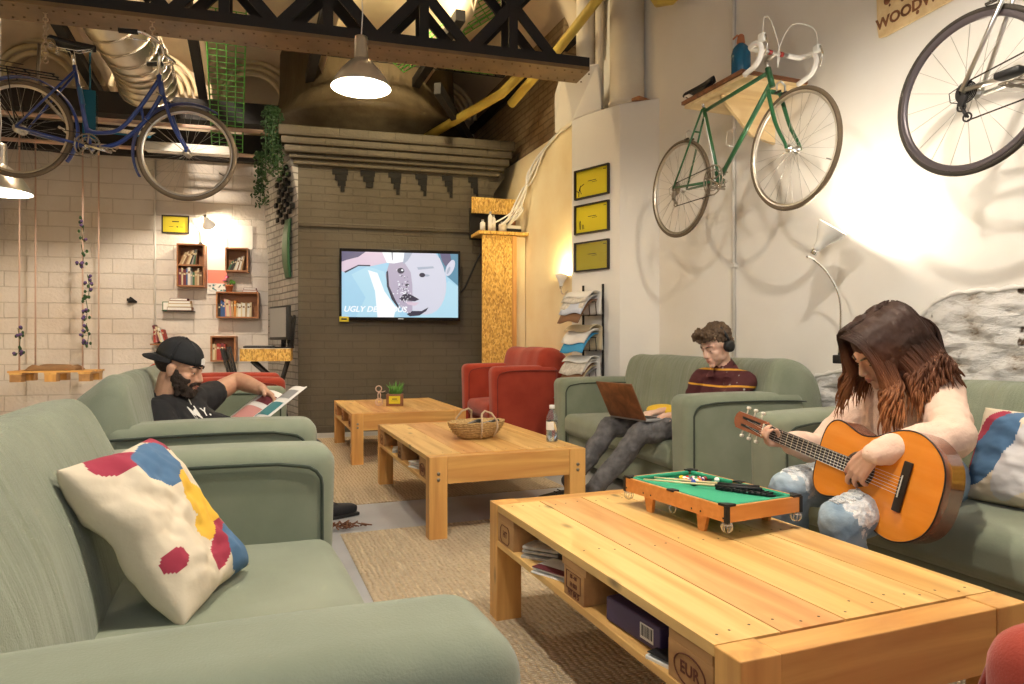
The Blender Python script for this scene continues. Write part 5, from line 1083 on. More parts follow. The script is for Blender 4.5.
# hair: a cap of melted locks, then free wavy locks over it
b = MB('hair_ombre'); Hp = lambda x, y, z: hc_+HB@V3((x, y, z))
b.ball(Hp(0, -.024, .046), (.088, .104, .090), 24, 16, rot=HB); b.ball(Hp(0, -.07, -.02), (.085, .07, .10), 24, 16, rot=HB)
def lock(mb, x0, y0, side, L, amp, ph, r, spread=0):
    st = Hp(x0, y0, .125 if abs(x0) < .05 else .105); o1 = Hp(side*.095, y0*1.0, .04); o2 = Hp(side*(.100+spread), y0*.9-.01+(.035 if y0 > .04 else 0), -.05); e = V3((o2.x, o2.y, 0))+(o2-hc_)*.12; jz = rnd.uniform(.0, .010); pts = [st+HB@V3((0, 0, jz)), Hp(side*.07+x0*.2, y0, .100+jz), o1+HB@V3((side*jz, 0, 0)), o2]; base = o2.copy()
    for k in range(1, 7):
        f_ = k/6; pts.append(base+V3((math.sin(f_*7+ph)*amp, math.cos(f_*6+ph)*amp, -L*f_))+(base-hc_)*.25*f_)
    pts = bez(pts, 3); n = len(pts); mb.tube(pts, [r*(.55+.9*math.sin(PI*min(1, (i+2)/(n*.9)))**.5 if i < n*.88 else .5)*(1 if i < n-2 else .4) for i in range(n)], 7)
for k in range(30):
    y0 = -.10+.175*(k % 15)/14; sd_ = 1 if k < 15 else -1; lock(b, sd_*.012, y0 if sd_ < 0 else min(y0, .06), sd_, .08+.05*rnd.random(), .008, k*.9, .012)
for k in range(12):   # back curtain
    x = -.085+.17*k/11; p0 = Hp(x*.6, -.09, .10); p1 = Hp(x, -.135, .02); p2 = p1+V3((.02, .0, -.09)); p3 = p1+V3((.03, (x)*.4, -.16-.03*rnd.random())); q = bez([p0, p1, p2, p3], 5); b.tube(q, [.020]*len(q), 8)
organic(b, 'hair', gp, .005, 4, O*0, disp=.004, dscale=22)
hr = bpy.data.objects['hair']; hr.location = -O
m_ = MB('hair_ombre')
for k in range(760):
    sd_ = 1 if k % 3 == 0 else -1; y0 = rnd.uniform(-.12, .115 if sd_ < 0 else .075); lock(m_, sd_*rnd.uniform(.0, .03), y0, sd_, rnd.uniform(.06, .17), rnd.uniform(.006, .016), rnd.uniform(0, 6), rnd.uniform(.0018, .0036), rnd.uniform(.0, .034))
for k in range(140):
    x = rnd.uniform(-.1, .1); p0 = Hp(x*.6, -.09, .115); p1 = Hp(x*1.05, -.15, .02); p2 = p1+V3((.02+rnd.uniform(-.01, .03), rnd.uniform(-.02, .02), -.10)); p3 = p1+V3((.03+rnd.uniform(0, .05), x*.6, -.14-.08*rnd.random())); q = bez([p0, p1, p2, p3], 5); m_.tube(q, [.0045]*(len(q)-1)+[.002], 5)
lk = m_.build('loose_locks', gp, loc=-O); lk['kind'] = 'stuff'

# ---- person with laptop
bp = thing('person', 'curly-haired person with headphones and a maroon patterned shirt using a laptop', 'person', (2.6, 3.45, 0)); O = bp.location.copy()
hc_ = V3((2.665, 3.415, .978)); HB = basis((-.93, -.10, -.40)); nk = V3((2.735, 3.42, .845)); shL = V3((2.775, 3.28, .765)); shR = V3((2.665, 3.56, .765)); ch = V3((2.75, 3.44, .66)); pe = V3((2.70, 3.47, .52))
elL = V3((2.64, 3.32, .60)); wrL = V3((2.42, 3.46, .565)); elR = V3((2.63, 3.63, .57)); wrR = V3((2.40, 3.62, .565))
b = MB('skin_pale'); head(b, hc_, HB, .98); limb(b, [nk, hc_+HB@V3((0, -.015, -.06))], [.050, .050]); torso(b, pe, ch, nk, shL, shR, -.02)
limb(b, [shL, elL, wrL], [.046, .038, .026]); limb(b, [shR, elR, wrR], [.046, .038, .026])
hand(b, wrL, (-.9, .1, -.05), (0, 0, -1), side=1, curls=[(.25, .5, .3)]*4); hand(b, wrR, (-.95, -.15, -.05), (0, 0, -1), side=-1, curls=[(.3, .5, .3)]*4)
kL = V3((2.17, 3.47, .465)); kR = V3((2.15, 3.80, .465)); aL = V3((1.88, 3.52, .115)); aR = V3((1.86, 3.78, .115)); hL = V3((2.66, 3.38, .50)); hR = V3((2.64, 3.56, .50))
limb(b, [hL, kL, aL], [.07, .048, .034]); limb(b, [hR, kR, aR], [.07, .048, .034])
bo = organic(b, 'body', bp, .0042, 2, O); face(bo, hc_, HB, O, s_=.98)
b = MB('shirt_maroon'); torso(b, pe, ch, nk, shL, shR, .006); limb(b, [shL, midp(shL, elL), midp(shL, elL, .95)], [.066, .062, .058]); limb(b, [shR, midp(shR, elR), midp(shR, elR, .95)], [.066, .062, .058])
b.cap(nk+V3((.02, 0, -.05)), .085, nk+V3((.0, 0, .012)), .058); sh1 = organic(b, 'shirt', bp, .006, 3, O, disp=.007, dscale=10)
F = basis((-.80, -.42, 0)); 
for s1 in (-1, 1):
    m_ = MB('shirt_maroon'); c = nk-O; a = [c+F@V3((s1*.03, -.045, .045)), c+F@V3((s1*.068, .0, .022)), c+F@V3((s1*.03, .088, -.055)), c+F@V3((s1*.085, .075, -.060)), c+F@V3((s1*.105, .01, -.028)), c+F@V3((s1*.03, -.075, .01))]
    m_.add(a, [(0, 1, 5), (1, 4, 5), (1, 2, 3), (1, 3, 4)], False).build('collar', sh1, solid=.004)
b = MB('jeans_grey'); b.cap(pe+V3((0, -.06, -.01)), .105, pe+V3((0, .06, -.01)), .105); limb(b, [hL, kL], [.088, .066]); limb(b, [kL, midp(kL, aL), aL+V3((0, 0, .03))], [.066, .058, .050]); limb(b, [hR, kR], [.088, .066]); limb(b, [kR, midp(kR, aR), aR+V3((0, 0, .03))], [.066, .058, .050])
organic(b, 'jeans', bp, .006, 3, O, disp=.008, dscale=13)
shoe(bp, O, (1.93, 3.53, 0), (1.67, 3.51, 0)); shoe(bp, O, (1.91, 3.80, 0), (1.65, 3.79, 0))
b = MB('hair_brown'); Hp = lambda x, y, z: hc_+HB@(V3((x, y, z))*.98)
b.ball(Hp(0, -.034, .052), (.084, .090, .082), 24, 16, rot=HB); b.ball(Hp(0, -.075, .0), (.066, .045, .06), 20, 14, rot=HB)
for k in range(230):
    a = rnd.uniform(0, 2*PI); e = rnd.uniform(.15, 1.45); x = math.cos(a)*math.cos(e)*.084; y = math.sin(a)*math.cos(e)*.088-.026; z = .05+math.sin(e)*.080
    if y > .03: z = max(z, .085); y += .012
    b.ball(Hp(x, y, z), rnd.uniform(.009, .016), 8, 6)
for k in range(90):
    x = rnd.uniform(-.065, .065); b.ball(Hp(x, rnd.uniform(.045, .098), rnd.uniform(.066, .125)), rnd.uniform(.010, .016), 8, 6)
organic(b, 'hair', bp, .0045, 1, O, disp=.007, dscale=45)
hp = MB('black').tube([Hp(math.cos(R(a))*.098, -.022, math.sin(R(a))*.112+.022)-O for a in range(0, 181, 12)], .0085, 8).build('headphones', bp)
for s1 in (-1, 1): MB('black').lathe([(.001, -.02), (.026, -.02), (.034, -.012), (.036, 0), (.034, .016), (.024, .022), (.001, .022)], Hp(s1*.096, -.012, -.008)-O, axis=HB@V3((s1, 0, 0)), seg=24).build('ear_cup', hp); MB('chrome').ring(Hp(.119, -.012, -.008)-O, .012, .0015, axis=HB@V3((1, 0, 0)), seg=20, ts=5).build('ear_cup_ring', hp)
# laptop
lt = thing('laptop', 'open dark laptop resting on the lap of the person with headphones', 'laptop', (2.15, 3.585, .532), R(8)) 
MB('book_grey').rbox((.12, 0, .008), (.235, .34, .016), .005, n=1, k=2).build('base', lt); kb = MB('black')
for i in range(5):
    for j in range(12): kb.box((.05+i*.021, -.14+j*.0255, .0168), (.017, .021, .002))
q_ = kb.build('keys', lt); q_['kind'] = 'stuff'
sc2 = MB('dark_wood').rbox((0, 0, .12), (.008, .34, .24), .003, n=1, k=2).build('lid', lt, loc=(0, 0, .012), rot=(0, R(-27), 0)); MB('screen_grey').box((.0045, 0, .122), (.001, .315, .20)).build('screen', sc2)
o = organic(MB('yellow_pouch').ball((0, 0, .035), (.075, .13, .035), 20, 12).cap((-.03, -.09, .03), .03, (.02, .1, .03), .028), 'yellow_pouch', None, .005, 2); o.location = (2.47, 3.68, .535); o.rotation_euler = (R(0), R(-8), R(12)); tag(o, 'rounded yellow pouch beside the laptop keyboard', 'pouch')

# ---- man in cap
mp = thing('person', 'bearded man in a backwards black cap and black t-shirt reading a magazine', 'person', (-.15, 3.5, 0)); O = mp.location.copy()
hc_ = V3((-.275, 3.45, .885)); HB = basis((.88, -.32, -.30)); nk = V3((-.325, 3.47, .755)); shR = V3((-.36, 3.33, .68)); shL = V3((-.20, 3.62, .715)); ch = V3((-.26, 3.47, .60)); pe = V3((-.12, 3.50, .52))
elL = V3((-.035, 3.83, .80)); wrL = V3((.075, 3.60, .765)); elR = V3((-.25, 3.19, .50)); wrR = V3((-.02, 3.28, .57))
b = MB('skin_tan'); head(b, hc_, HB, 1.0, 1.1); limb(b, [nk, hc_+HB@V3((0, -.02, -.06))], [.062, .060]); torso(b, pe, ch, nk, shL, shR, -.01)
limb(b, [shL, midp(shL, elL, .6), elL, midp(elL, wrL, .35), wrL], [.056, .050, .043, .044, .030]); limb(b, [shR, elR, midp(elR, wrR, .35), wrR], [.056, .043, .044, .030])
hand(b, wrL, (.55, -.62, -.45), (-.35, -.45, -.6), side=-1, curls=[(.3, .5, .4), (.4, .6, .4), (.5, .7, .5), (.6, .7, .5)], s_=1.05); hand(b, wrR, (.8, .3, .3), (-.3, .2, .8), side=1, curls=[(.6, .8, .5)]*4, s_=1.05)
kR = V3((.28, 3.36, .48)); kL = V3((.27, 3.66, .49)); aR = V3((.16, 3.46, .11)); aL = V3((.40, 3.95, .11)); hR = V3((-.10, 3.40, .50)); hL = V3((-.10, 3.60, .50))
limb(b, [hL, kL, aL], [.08, .055, .04]); limb(b, [hR, kR, aR], [.08, .055, .04])
bo = organic(b, 'body', mp, .0042, 2, O); face(bo, hc_, HB, O, brow='beard')
b = MB('tee_black'); torso(b, pe, ch, nk, shL, shR, .016); limb(b, [shL, midp(shL, elL, .32)], [.074, .066]); limb(b, [shR, midp(shR, elR, .75)], [.074, .066]); b.cap(nk+V3((-.01, 0, -.03)), .075, nk+V3((0, 0, -.012)), .070)
ts = organic(b, 't_shirt', mp, .006, 3, O, disp=.008, dscale=9)
b = MB('black'); b.cap(pe+V3((0, -.07, -.01)), .115, pe+V3((0, .07, -.01)), .115); limb(b, [hL, kL, midp(kL, aL), aL+V3((0, 0, .03))], [.096, .076, .062, .055]); limb(b, [hR, kR, midp(kR, aR), aR+V3((0, 0, .03))], [.096, .076, .062, .055]); organic(b, 'trousers', mp, .008, 3, O, disp=.006)
shoe(mp, O, (.34, 3.93, 0), (.60, 4.03, 0), name='boot'); shoe(mp, O, (.08, 3.47, 0), (.34, 3.50, 0), name='boot')
Hp = lambda x, y, z: hc_+HB@V3((x, y, z))
b = MB('beard')
for p, r in (((0, .042, -.080), (.053, .053, .037)), ((.050, .030, -.050), (.014, .032, .040)), ((-.050, .030, -.050), (.014, .032, .040)), ((.046, .010, -.03), (.018, .022, .045)), ((-.046, .010, -.03), (.018, .022, .045)), ((0, .078, -.104), (.027, .022, .021)), ((0, .03, -.095), (.045, .045, .022))): b.ball(Hp(*p), r, 18, 12, rot=HB)
b.cap(Hp(-.026, .086, -.056), .007, Hp(0, .096, -.048), .007); b.cap(Hp(.026, .086, -.056), .007, Hp(0, .096, -.048), .007)
for k in range(150):
    a = rnd.uniform(-1.45, 1.45); z = rnd.uniform(-.112, -.03 if abs(a) > .75 else -.085); rr_ = .063 if z > -.08 else .056; b.ball(Hp(math.sin(a)*(rr_+.003), .026+math.cos(a)*(rr_+.001), z), .0115, 7, 5)
for k in range(30): b.ball(Hp(rnd.uniform(-.028, .028), .093, rnd.choice([-.049, -.051, -.086, -.094, -.102])), .0085, 7, 5)
organic(b, 'beard', mp, .004, 1, O, disp=.003, dscale=60)
b = MB('beard').ball(Hp(0, -.040, .015), (.079, .078, .062), 20, 12, rot=HB); b.build('hair', mp, loc=-O)
cp = MB('cap_black'); pr = []
cpM = hc_-O
def dome(u, v):
    a = 2*PI*u; e = v*PI/2; r = math.cos(e); return cpM+HB@V3((.0845*r*math.cos(a), .103*r*math.sin(a)-.014, .034+.098*math.sin(e)**.9+(.02*math.sin(a)*-.2)))
cp.grid(dome, 40, 10); 
for k in range(6): cp.tube([dome(k/6, v/10)+(dome(k/6, v/10)-cpM)*.006 for v in range(0, 10)], .0018, 5)
cp.ball(dome(0, 1), .006, 8, 6); c_o = cp.build('cap', mp, solid=.003)
def brim(u, v):
    a = PI+PI*u; rr = 1+v*.62*math.sin(PI*u)**.7; return cpM+HB@V3((.083*(1+v*.06)*math.cos(a), .101*rr*math.sin(a)-.014, .036-.028*v*math.sin(PI*u)-.018*v*abs(math.cos(a))))
MB('cap_black').grid(brim, 24, 6).build('brim', c_o, solid=.004)
MB('white_gloss').prism([(-.012, -.012), (.012, -.012), (.012, .012), (0, .02), (-.012, .012)], 0, .002, XY(HB@V3((-1, .25, 0)), HB@V3((0, -.25, 1)), cpM+HB@V3((-.0, .0905, .052)))).build('badge', c_o)
# white print on the chest
Tn = V3((.80, -.60, .0)).normalized(); Tx = V3((.60, .80, 0)).normalized(); bpy.context.view_layer.update(); cc = V3((-.18, 3.38, .675))-O
dg = bpy.context.evaluated_depsgraph_get()
def wrap_text(s_, size, loc, sp=1):
    o = text(s_, size, 'white_gloss', 'print', ts, XY(Tx, V3((-.12, 0, 1)), loc), depth=.001, bold=.001)
    for v_ in o.data.vertices:
        ok, p, n_, i_ = ts.ray_cast(v_.co+Tn*.25, -Tn)
        if ok: v_.co = p+Tn*.002
wrap_text('M', .085, cc); wrap_text('T', .05, cc+V3((.02, .0, .055))); wrap_text('Y.', .05, cc+Tx*.075)
# magazine in his hands
t = thing('magazine', 'open glossy magazine held by the man in the cap', 'magazine', (.10, 3.44, .665)); 
def page(u, v, s1): return V3((0, 0, 0))
Mm = XY((.62, .42, .45), (-.35, .85, -.1), (0, 0, 0))
m_ = MB('paper_white')
for s1 in (-1, 1):
    m_.add(*(lambda vs, fs: (vs, fs))([Mm@V3((-.13+.26*i/8, s1*.20*j/8, .030*math.sin(PI*min(1, j/8*1.1))+.05*(j/8)*(1 if s1 > 0 else .6))) for i in range(9) for j in range(9)], [(i*9+j, (i+1)*9+j, (i+1)*9+j+1, i*9+j+1) for i in range(8) for j in range(8)]))
o = m_.build('pages', t, solid=.004)
cv = MB('book_maroon')
for s1, mn in ((-1, 'book_teal'), (1, 'book_pink')):
    for (a0, a1, b0, b1, mt_) in ((1, 4, 1, 7, mn), (5, 7, 1, 4, 'book_maroon'), (5, 7, 4, 7, 'book_grey')):
        cv.use(mt_); vs = []; fs = []
        for i in (a0, a1):
            for j in range(b0, b1+1): vs.append(Mm@V3((-.13+.26*i/8, s1*.20*j/8, .030*math.sin(PI*min(1, j/8*1.1))+.05*(j/8)*(1 if s1 > 0 else .6)-.0035)))
        w_ = b1-b0+1; fs = [(k, k+1, w_+k+1, w_+k) for k in range(w_-1)]; cv.add(vs, fs); cv.add([p+(Mm.to_3x3()@V3((0, 0, .007))) for p in vs], fs)
cv.build('pictures', t)
# ------------------------------------------------------------------ things on the white brick wall (local u along the wall, y out of it negative)
WB = M4((-3.1, 9.775, 0), eul=(0, 0, R(-6.3))); RW = R(-6.3)
def onwall(u, z, off=0): return WB@V3((u, -off, z))
def picture(label, loc, rot, w, h, kind, fm='frame_black', d=.025):
    t = thing('picture_frame', label, 'picture', loc, rot); b_ = .014
    m_ = MB(fm)
    for s1 in (-1, 1): m_.box((s1*(w/2-b_/2), -d/2, 0), (b_, d, h)).box((0, -d/2, s1*(h/2-b_/2)), (w-2*b_, d, b_))
    m_.build('frame', t, bevel=.001); MB('paper_yellow').box((0, -.006, 0), (w-2*b_+.002, .004, h-2*b_+.002)).build('print', t)
    return t
fp = picture('small yellow certificate in a dark frame on the white brick wall', onwall(2.302, 2.475, .002), RW, .315, .225, 0)
MB('ink').box((0, -.0085, .035), (.08, .001, .012)).box((.02, -.0085, -.03), (.02, .001, .014)).box((-.05, -.0085, -.03), (.05, .001, .005)).box((.07, -.0085, -.03), (.04, .001, .005)).build('printed_lines', fp)
def shelf(label, u0, u1, z0, z1, depth=.20, mids=(), back=True):
    t = thing('bookshelf', label, 'shelf', onwall(u0, z0, .002), RW); w = u1-u0; h = z1-z0; k = .018
    MB('shelf_wood').box((k/2, -depth/2, h/2), (k, depth, h)).build('side_panel', t); MB('shelf_wood').box((w-k/2, -depth/2, h/2), (k, depth, h)).build('side_panel', t)
    MB('shelf_wood').box((w/2, -depth/2, k/2), (w-2*k, depth, k)).build('bottom_board', t); MB('shelf_wood').box((w/2, -depth/2, h-k/2), (w-2*k, depth, k)).build('top_board', t)
    for m_ in mids: MB('shelf_wood').box((w/2, -depth/2, m_-z0), (w-2*k, depth, k)).build('middle_board', t)
    if back: MB('shelf_wood').box((w/2, -.006, h/2), (w-2*k, .010, h-2*k)).build('back_panel', t)
    return t
ORD = ['first', 'second', 'third', 'fourth', 'fifth', 'sixth', 'seventh', 'eighth', 'ninth', 'tenth', 'eleventh', 'twelfth', 'thirteenth', 'fourteenth', 'fifteenth', 'sixteenth']
def books(where, u, z, cols, hs, th, lean=0, gap=.001, dep=.15, off=.03):
    for i, (c_, h) in enumerate(zip(cols, hs)):
        w = th*(1+.35*math.sin(i*2.7+u)); ln = lean[i] if isinstance(lean, list) else lean; foot = abs(math.sin(ln))*h*0
        m_ = MB('book_'+c_).box((w/2, -dep/2, h/2), (w, dep, h)); m_.use('paper_white').box((w/2, -dep/2+.002, h/2), (w-.005, dep, h-.006)); m_.use('book_cream' if c_ not in ('cream', 'white') else 'book_brown').box((w/2, -dep-.0005, h*.72), (w*.7, .001, h*.12))
        x = u+ (w/math.cos(ln)+abs(math.sin(ln))*0); p = onwall(u, z, off)
        o = m_.build('book', loc=p+V3((0, 0, (w*math.sin(-ln) if ln < 0 else 0)+.0005)), rot=(0, ln, RW)); tag(o, f'{c_} book, {ORD[i]} from the left {where}', 'book', 'books '+where); u += w/math.cos(ln)+gap
shelf('tall brown two-tier bookshelf left of the poster', 2.35, 2.667, 1.685, 2.215, mids=(1.95,))
shelf('small brown bookshelf right of the bright wall lamp', 2.905, 3.175, 1.885, 2.185)
shelf('wide brown bookshelf with the potted flower on top', 2.80, 3.30, 1.30, 1.63)
shelf('low brown bookshelf box beside the desk', 2.735, 3.03, .755, 1.075)
books('on the upper tier of the tall shelf', 2.375, 1.96, ['tan', 'cream', 'brown', 'tan', 'cream', 'black', 'grey', 'green', 'brown'], [.17, .18, .19, .18, .19, .20, .19, .18, .19], .020, lean=[.42, .42, .40, .36, .34, .30, .24, .12, .05])
books('on the lower tier of the tall shelf', 2.37, 1.704, ['maroon', 'cream', 'maroon', 'blue', 'white', 'grey', 'green', 'tan', 'cream', 'brown'], [.20, .21, .19, .20, .22, .17, .16, .18, .21, .17], .025)
books('on the small shelf by the lamp', 2.93, 1.904, ['green', 'black', 'black', 'cream', 'white', 'brown', 'white', 'tan'], [.13, .15, .16, .16, .17, .16, .18, .19], .019, lean=[.45, .42, .40, .32, .30, .28, .25, .2])
books('in the wide shelf', 2.822, 1.319, ['black', 'blue', 'blue', 'pink', 'cream', 'pink', 'tan', 'orange', 'cream', 'white', 'cream', 'white', 'tan', 'white', 'cream'], [.16, .20, .18, .22, .21, .20, .19, .20, .17, .16, .18, .17, .18, .17, .18], .025, lean=[0, 0, 0, -.08, -.08, -.08, -.06, 0, .04, .04, 0, 0, 0, .05, .03])
books('in the low shelf beside the desk', 2.757, .774, ['cream', 'tan', 'red', 'red', 'maroon', 'red'], [.20, .19, .21, .20, .21, .20], .024)
books('standing above the man in the cap', 2.085, .99, ['red', 'pink', 'maroon', 'cream', 'white', 'red'], [.15, .17, .21, .20, .18, .16], .022, lean=[.0, -.1, -.3, -.3, -.28, -.25], off=.02)
t = thing('wall_ledge', 'short wooden ledge carrying the books above the man in the cap', 'shelf', onwall(2.06, .972, .001), RW); MB('shelf_wood').box((.13, -.09, 0), (.28, .18, .018)).build('board', t); MB('steel_black').prism([(0, 0), (.14, 0), (0, -.12)], -.008, .008, XY((0, -1, 0), (0, 0, 1), (.13, 0, -.01))).build('bracket', t)
# hidden-bracket stack of books
t = thing('wall_ledge', 'tiny metal ledge carrying the lying stack of books', 'shelf', onwall(2.17, 1.385, .001), RW); MB('steel_black').box((.18, -.07, 0), (.36, .14, .008)).build('plate', t)
for k, (u, w, h, c_, l_) in enumerate(((2.37, .28, .045, 'brown', 'bottom of the lying stack, brown'), (2.37, .26, .04, 'cream', 'second from the bottom of the lying stack, cream'), (2.37, .25, .035, 'tan', 'third from the bottom of the lying stack, tan'), (2.36, .20, .03, 'maroon', 'topmost of the lying stack, dark red'))):
    z = 1.3895+sum((.045, .04, .035, .03)[:k])+k*.0008; o = MB('book_'+c_).box((0, -.065, h/2), (w, .13, h)).use('paper_white').box((0, -.0655, h/2), (w-.01, .13, h*.7)).build('book', loc=onwall(u, z, .002), rot=RW); tag(o, f'book, {l_}', 'book', 'lying stack of books')
o = MB('book_green').box((0, -.06, .055), (.12, .12, .11)).use('paper_white').box((0, -.0605, .055), (.10, .12, .09)).build('book', loc=onwall(2.235, 1.3895, .002), rot=RW); tag(o, 'thick dark green book at the left end of the ledge with the lying stack', 'book')
# poster panel, plant and book on the wide shelf
t = thing('poster', 'tall white and coral poster hanging between the bookshelves', 'poster', onwall(2.79, 2.05, .012), RW)
MB('paper_white').box((0, -.006, 0), (.235, .010, .88)).build('sheet', t); MB('poster_red').box((0, -.0125, -.22), (.23, .002, .17)).build('coral_field', t)
fl = MB('book_teal')
for k in range(26): fl.use(rnd.choice(['book_teal', 'paper_white', 'book_grey', 'paper_white'])).ball((rnd.uniform(-.10, .10), -.014, rnd.uniform(-.43, -.31)), (.014, .002, .012), 8, 5)
fl.build('pattern', t)
o = MB('paper_white').box((0, -.006, 0), (.30, .010, .30)).build('paper_sheet', loc=onwall(3.06, 2.345, .002), rot=RW); tag(o, 'blank white sheet on the wall above the small bookshelf', 'paper')
t = thing('potted_flower', 'small terracotta pot with a pink flower standing on the wide bookshelf', 'plant', onwall(2.94, 1.631, .09))
MB('terracotta').lathe([(.001, 0), (.035, 0), (.048, .075), (.052, .075), (.052, .09), (.044, .09), (.04, .07)], seg=20).build('pot', t)
l_ = MB('leaf')
for k in range(9):
    a = rnd.uniform(0, 6.3); l_.cyl((0, 0, .07), (math.cos(a)*.03, math.sin(a)*.03, .12), .003, 5).ball((math.cos(a)*.05, math.sin(a)*.05, .13+rnd.uniform(-.02, .02)), (.032, .018, .008), 8, 6, rot=Euler((rnd.uniform(-.5, .5), .3, a)).to_matrix())
l_.build('foliage', t); l_ = MB('petal_pink')
for k in range(9): l_.ball((-.04+rnd.uniform(-.03, .03), rnd.uniform(-.02, .02), .17+rnd.uniform(-.03, .04)), .013, 7, 5)
l_.build('blossom', t)
for k, (c_, l_) in enumerate((('red', 'red book lying flat on the wide bookshelf, under another'), ('maroon', 'dark red book lying on top of the red one'))): o = MB('book_'+c_).box((0, -.06, .014), (.17-.02*k, .12, .027)).use('paper_white').box((0, -.0605, .0135), (.16-.02*k, .12, .018)).build('book', loc=onwall(3.19, 1.6312+.028*k, .03), rot=RW); tag(o, l_, 'book')
# clip lamps: shade, socket and its own light
def cliplamp(label, at, d, power, col, s_=1.0, arm=None, clamp=None, r=.075):
    at = V3(at); d = V3(d).normalized(); t = thing('clip_lamp', label, 'lamp', at); Rm = fr(d)
    m_ = MB('white_gloss'); pr = [(.018, -.075), (.022, -.06), (.028, -.03), (.045, .0), (.066, .035), (.078, .065), (.080, .072)]
    m_.X = Rm.to_4x4()@Matrix.Scale(s_, 4); m_.lathe(pr, seg=28); m_.build('shade', t, solid=.002)
    m_ = MB('chrome'); m_.X = Rm.to_4x4()@Matrix.Scale(s_, 4); m_.lathe([(.001, -.10), (.018, -.10), (.020, -.07), (.001, -.068)], seg=16); m_.build('socket', t)
    m_ = MB('bulb'); m_.X = Rm.to_4x4()@Matrix.Scale(s_, 4); m_.ball((0, 0, .020), .028, 16, 10); m_.build('bulb', t)
    if arm: MB('chrome').tube(bez([V3(p)-at for p in arm], 6), .0065, 8).build('arm', t)
    if clamp: MB('black').box(V3(clamp)-at, (.04, .06, .05), r=.006).build('clamp', t)
    lamp('clip_lamp_light', 'POINT', at+d*.062*s_, power, col, size=.02); return t
WARM = (1, .76, .46)
cliplamp('white clip lamp on a bent arm shining up the right wall by the guitar player', (3.05, 2.95, 1.585), (.30, -.50, .80), 14, (1, .88, .70), 1.05, arm=[(3.01, 3.04, 1.49), (3.07, 3.04, 1.47), (3.14, 3.0, 1.38), (3.19, 2.97, 1.22), (3.21, 3.0, .92)], clamp=(3.21, 3.0, .90))
cliplamp('small clip lamp glaring on the white brick wall over the bookshelves', onwall(2.70, 2.50, .20), (.25, .75, -.62), 16, (1, .84, .60), 1.0, arm=[onwall(2.69, 2.55, .22), onwall(2.63, 2.56, .15), onwall(2.60, 2.40, .03), onwall(2.60, 2.24, .03)], clamp=onwall(2.60, 2.23, .05))
cliplamp('small wall sconce washing the cream wall left of the yellow framed pictures', (2.875, 6.03, 1.60), (.10, .06, 1), 24, (1, .74, .32), .8, arm=[(2.87, 6.03, 1.52), (2.88, 6.03, 1.48), (2.91, 6.03, 1.47), (2.948, 6.03, 1.50)])
# pendant lamps
def pendant(label, x, y, z, power, top=4.57, col=(1, .80, .55), r=.20, inner=True):
    t = thing('pendant_lamp', label, 'lamp', (x, y, z), 0, 'metal pendant lamps'); s_ = r/.20
    pr = [(.040, .335), (.043, .33), (.045, .20), (.052, .19), (.085, .165), (.130, .115), (.168, .06), (.192, .015), (.200, .0)]
    m_ = MB('lamp_shade').lathe([(a*s_, b_*s_) for a, b_ in pr], seg=48); sh1 = m_.build('shade', t, solid=.003)
    MB('lamp_inner').lathe([(max(.002, a*s_-.004), b_*s_+.001) for a, b_ in pr[3:]], seg=48).lathe([(.001, .19*s_), (.050*s_, .19*s_)], seg=24).build('reflector', t)
    MB('lamp_shade').lathe([(.001, .345*s_), (.042*s_, .345*s_), (.042*s_, .33*s_)], seg=24).build('cap', t)
    MB('white_gloss').tube([(0, 0, .34*s_), (.01, 0, .5), (0, 0, .7), (0, 0, top-z)], .004, 6).build('cord', t); MB('bulb').ball((0, 0, .075*s_), .035, 16, 10).build('bulb', t)
    o = lamp('pendant_light', 'POINT', (x, y, z+.045*s_), power, col, size=.045); return t
pendant('silver bell-shaped pendant lamp hanging in front of the truss', .728, 4.655, 2.71, 60, col=(1, .84, .62))
pendant('silver pendant lamp at the left edge below the blue bicycle', -1.655, 5.95, 2.08, 30, r=.205, col=(1, .87, .72))
pendant('silver pendant lamp hanging above the near table, above the picture', 1.62, 1.35, 2.95, 165, col=(1, .89, .73))
pendant('added silver pendant lamp, unseen, lighting the near left sofa from above', .20, 1.7, 2.95, 135, col=(1, .90, .77))  # extra lamp added out of view to light the left side
def flood(label, at, d, power, col):  # flood lights added out of view to brighten the vaults
    t = thing('added_flood_light', label, 'lamp', at); Rm = fr(d); m_ = MB('steel_black'); m_.X = Rm.to_4x4(); m_.box((0, 0, -.03), (.24, .16, .05)).build('housing', t); m_ = MB('lamp_inner'); m_.X = Rm.to_4x4(); m_.box((0, 0, -.003), (.21, .13, .004)).build('lens', t)
    MB('steel_black').cyl((0, 0, 0), (0, 0, -.14), .01, 6).build('stem', t)
    o = lamp('added_flood_lamp', 'AREA', V3(at)+V3(d).normalized()*.02, power, col, size=.2, rot=V3(d).to_track_quat('-Z', 'Y').to_euler())
flood('added flood light on the truss brightening the vaults, right one', (1.25, 5.72, 4.36), (.25, .9, -.1), 45, (1, .80, .48))
flood('added flood light on the truss brightening the vaults, left one', (-.70, 5.74, 4.36), (-.15, .9, -.2), 150, (1, .84, .66))
lamp('added_daylight_fill', 'AREA', (.2, -2.2, 2.2), 36, (.74, .85, 1.0), size=3.6, rot=(R(80), 0, 0))  # added cool fill from behind the camera; no window stands there

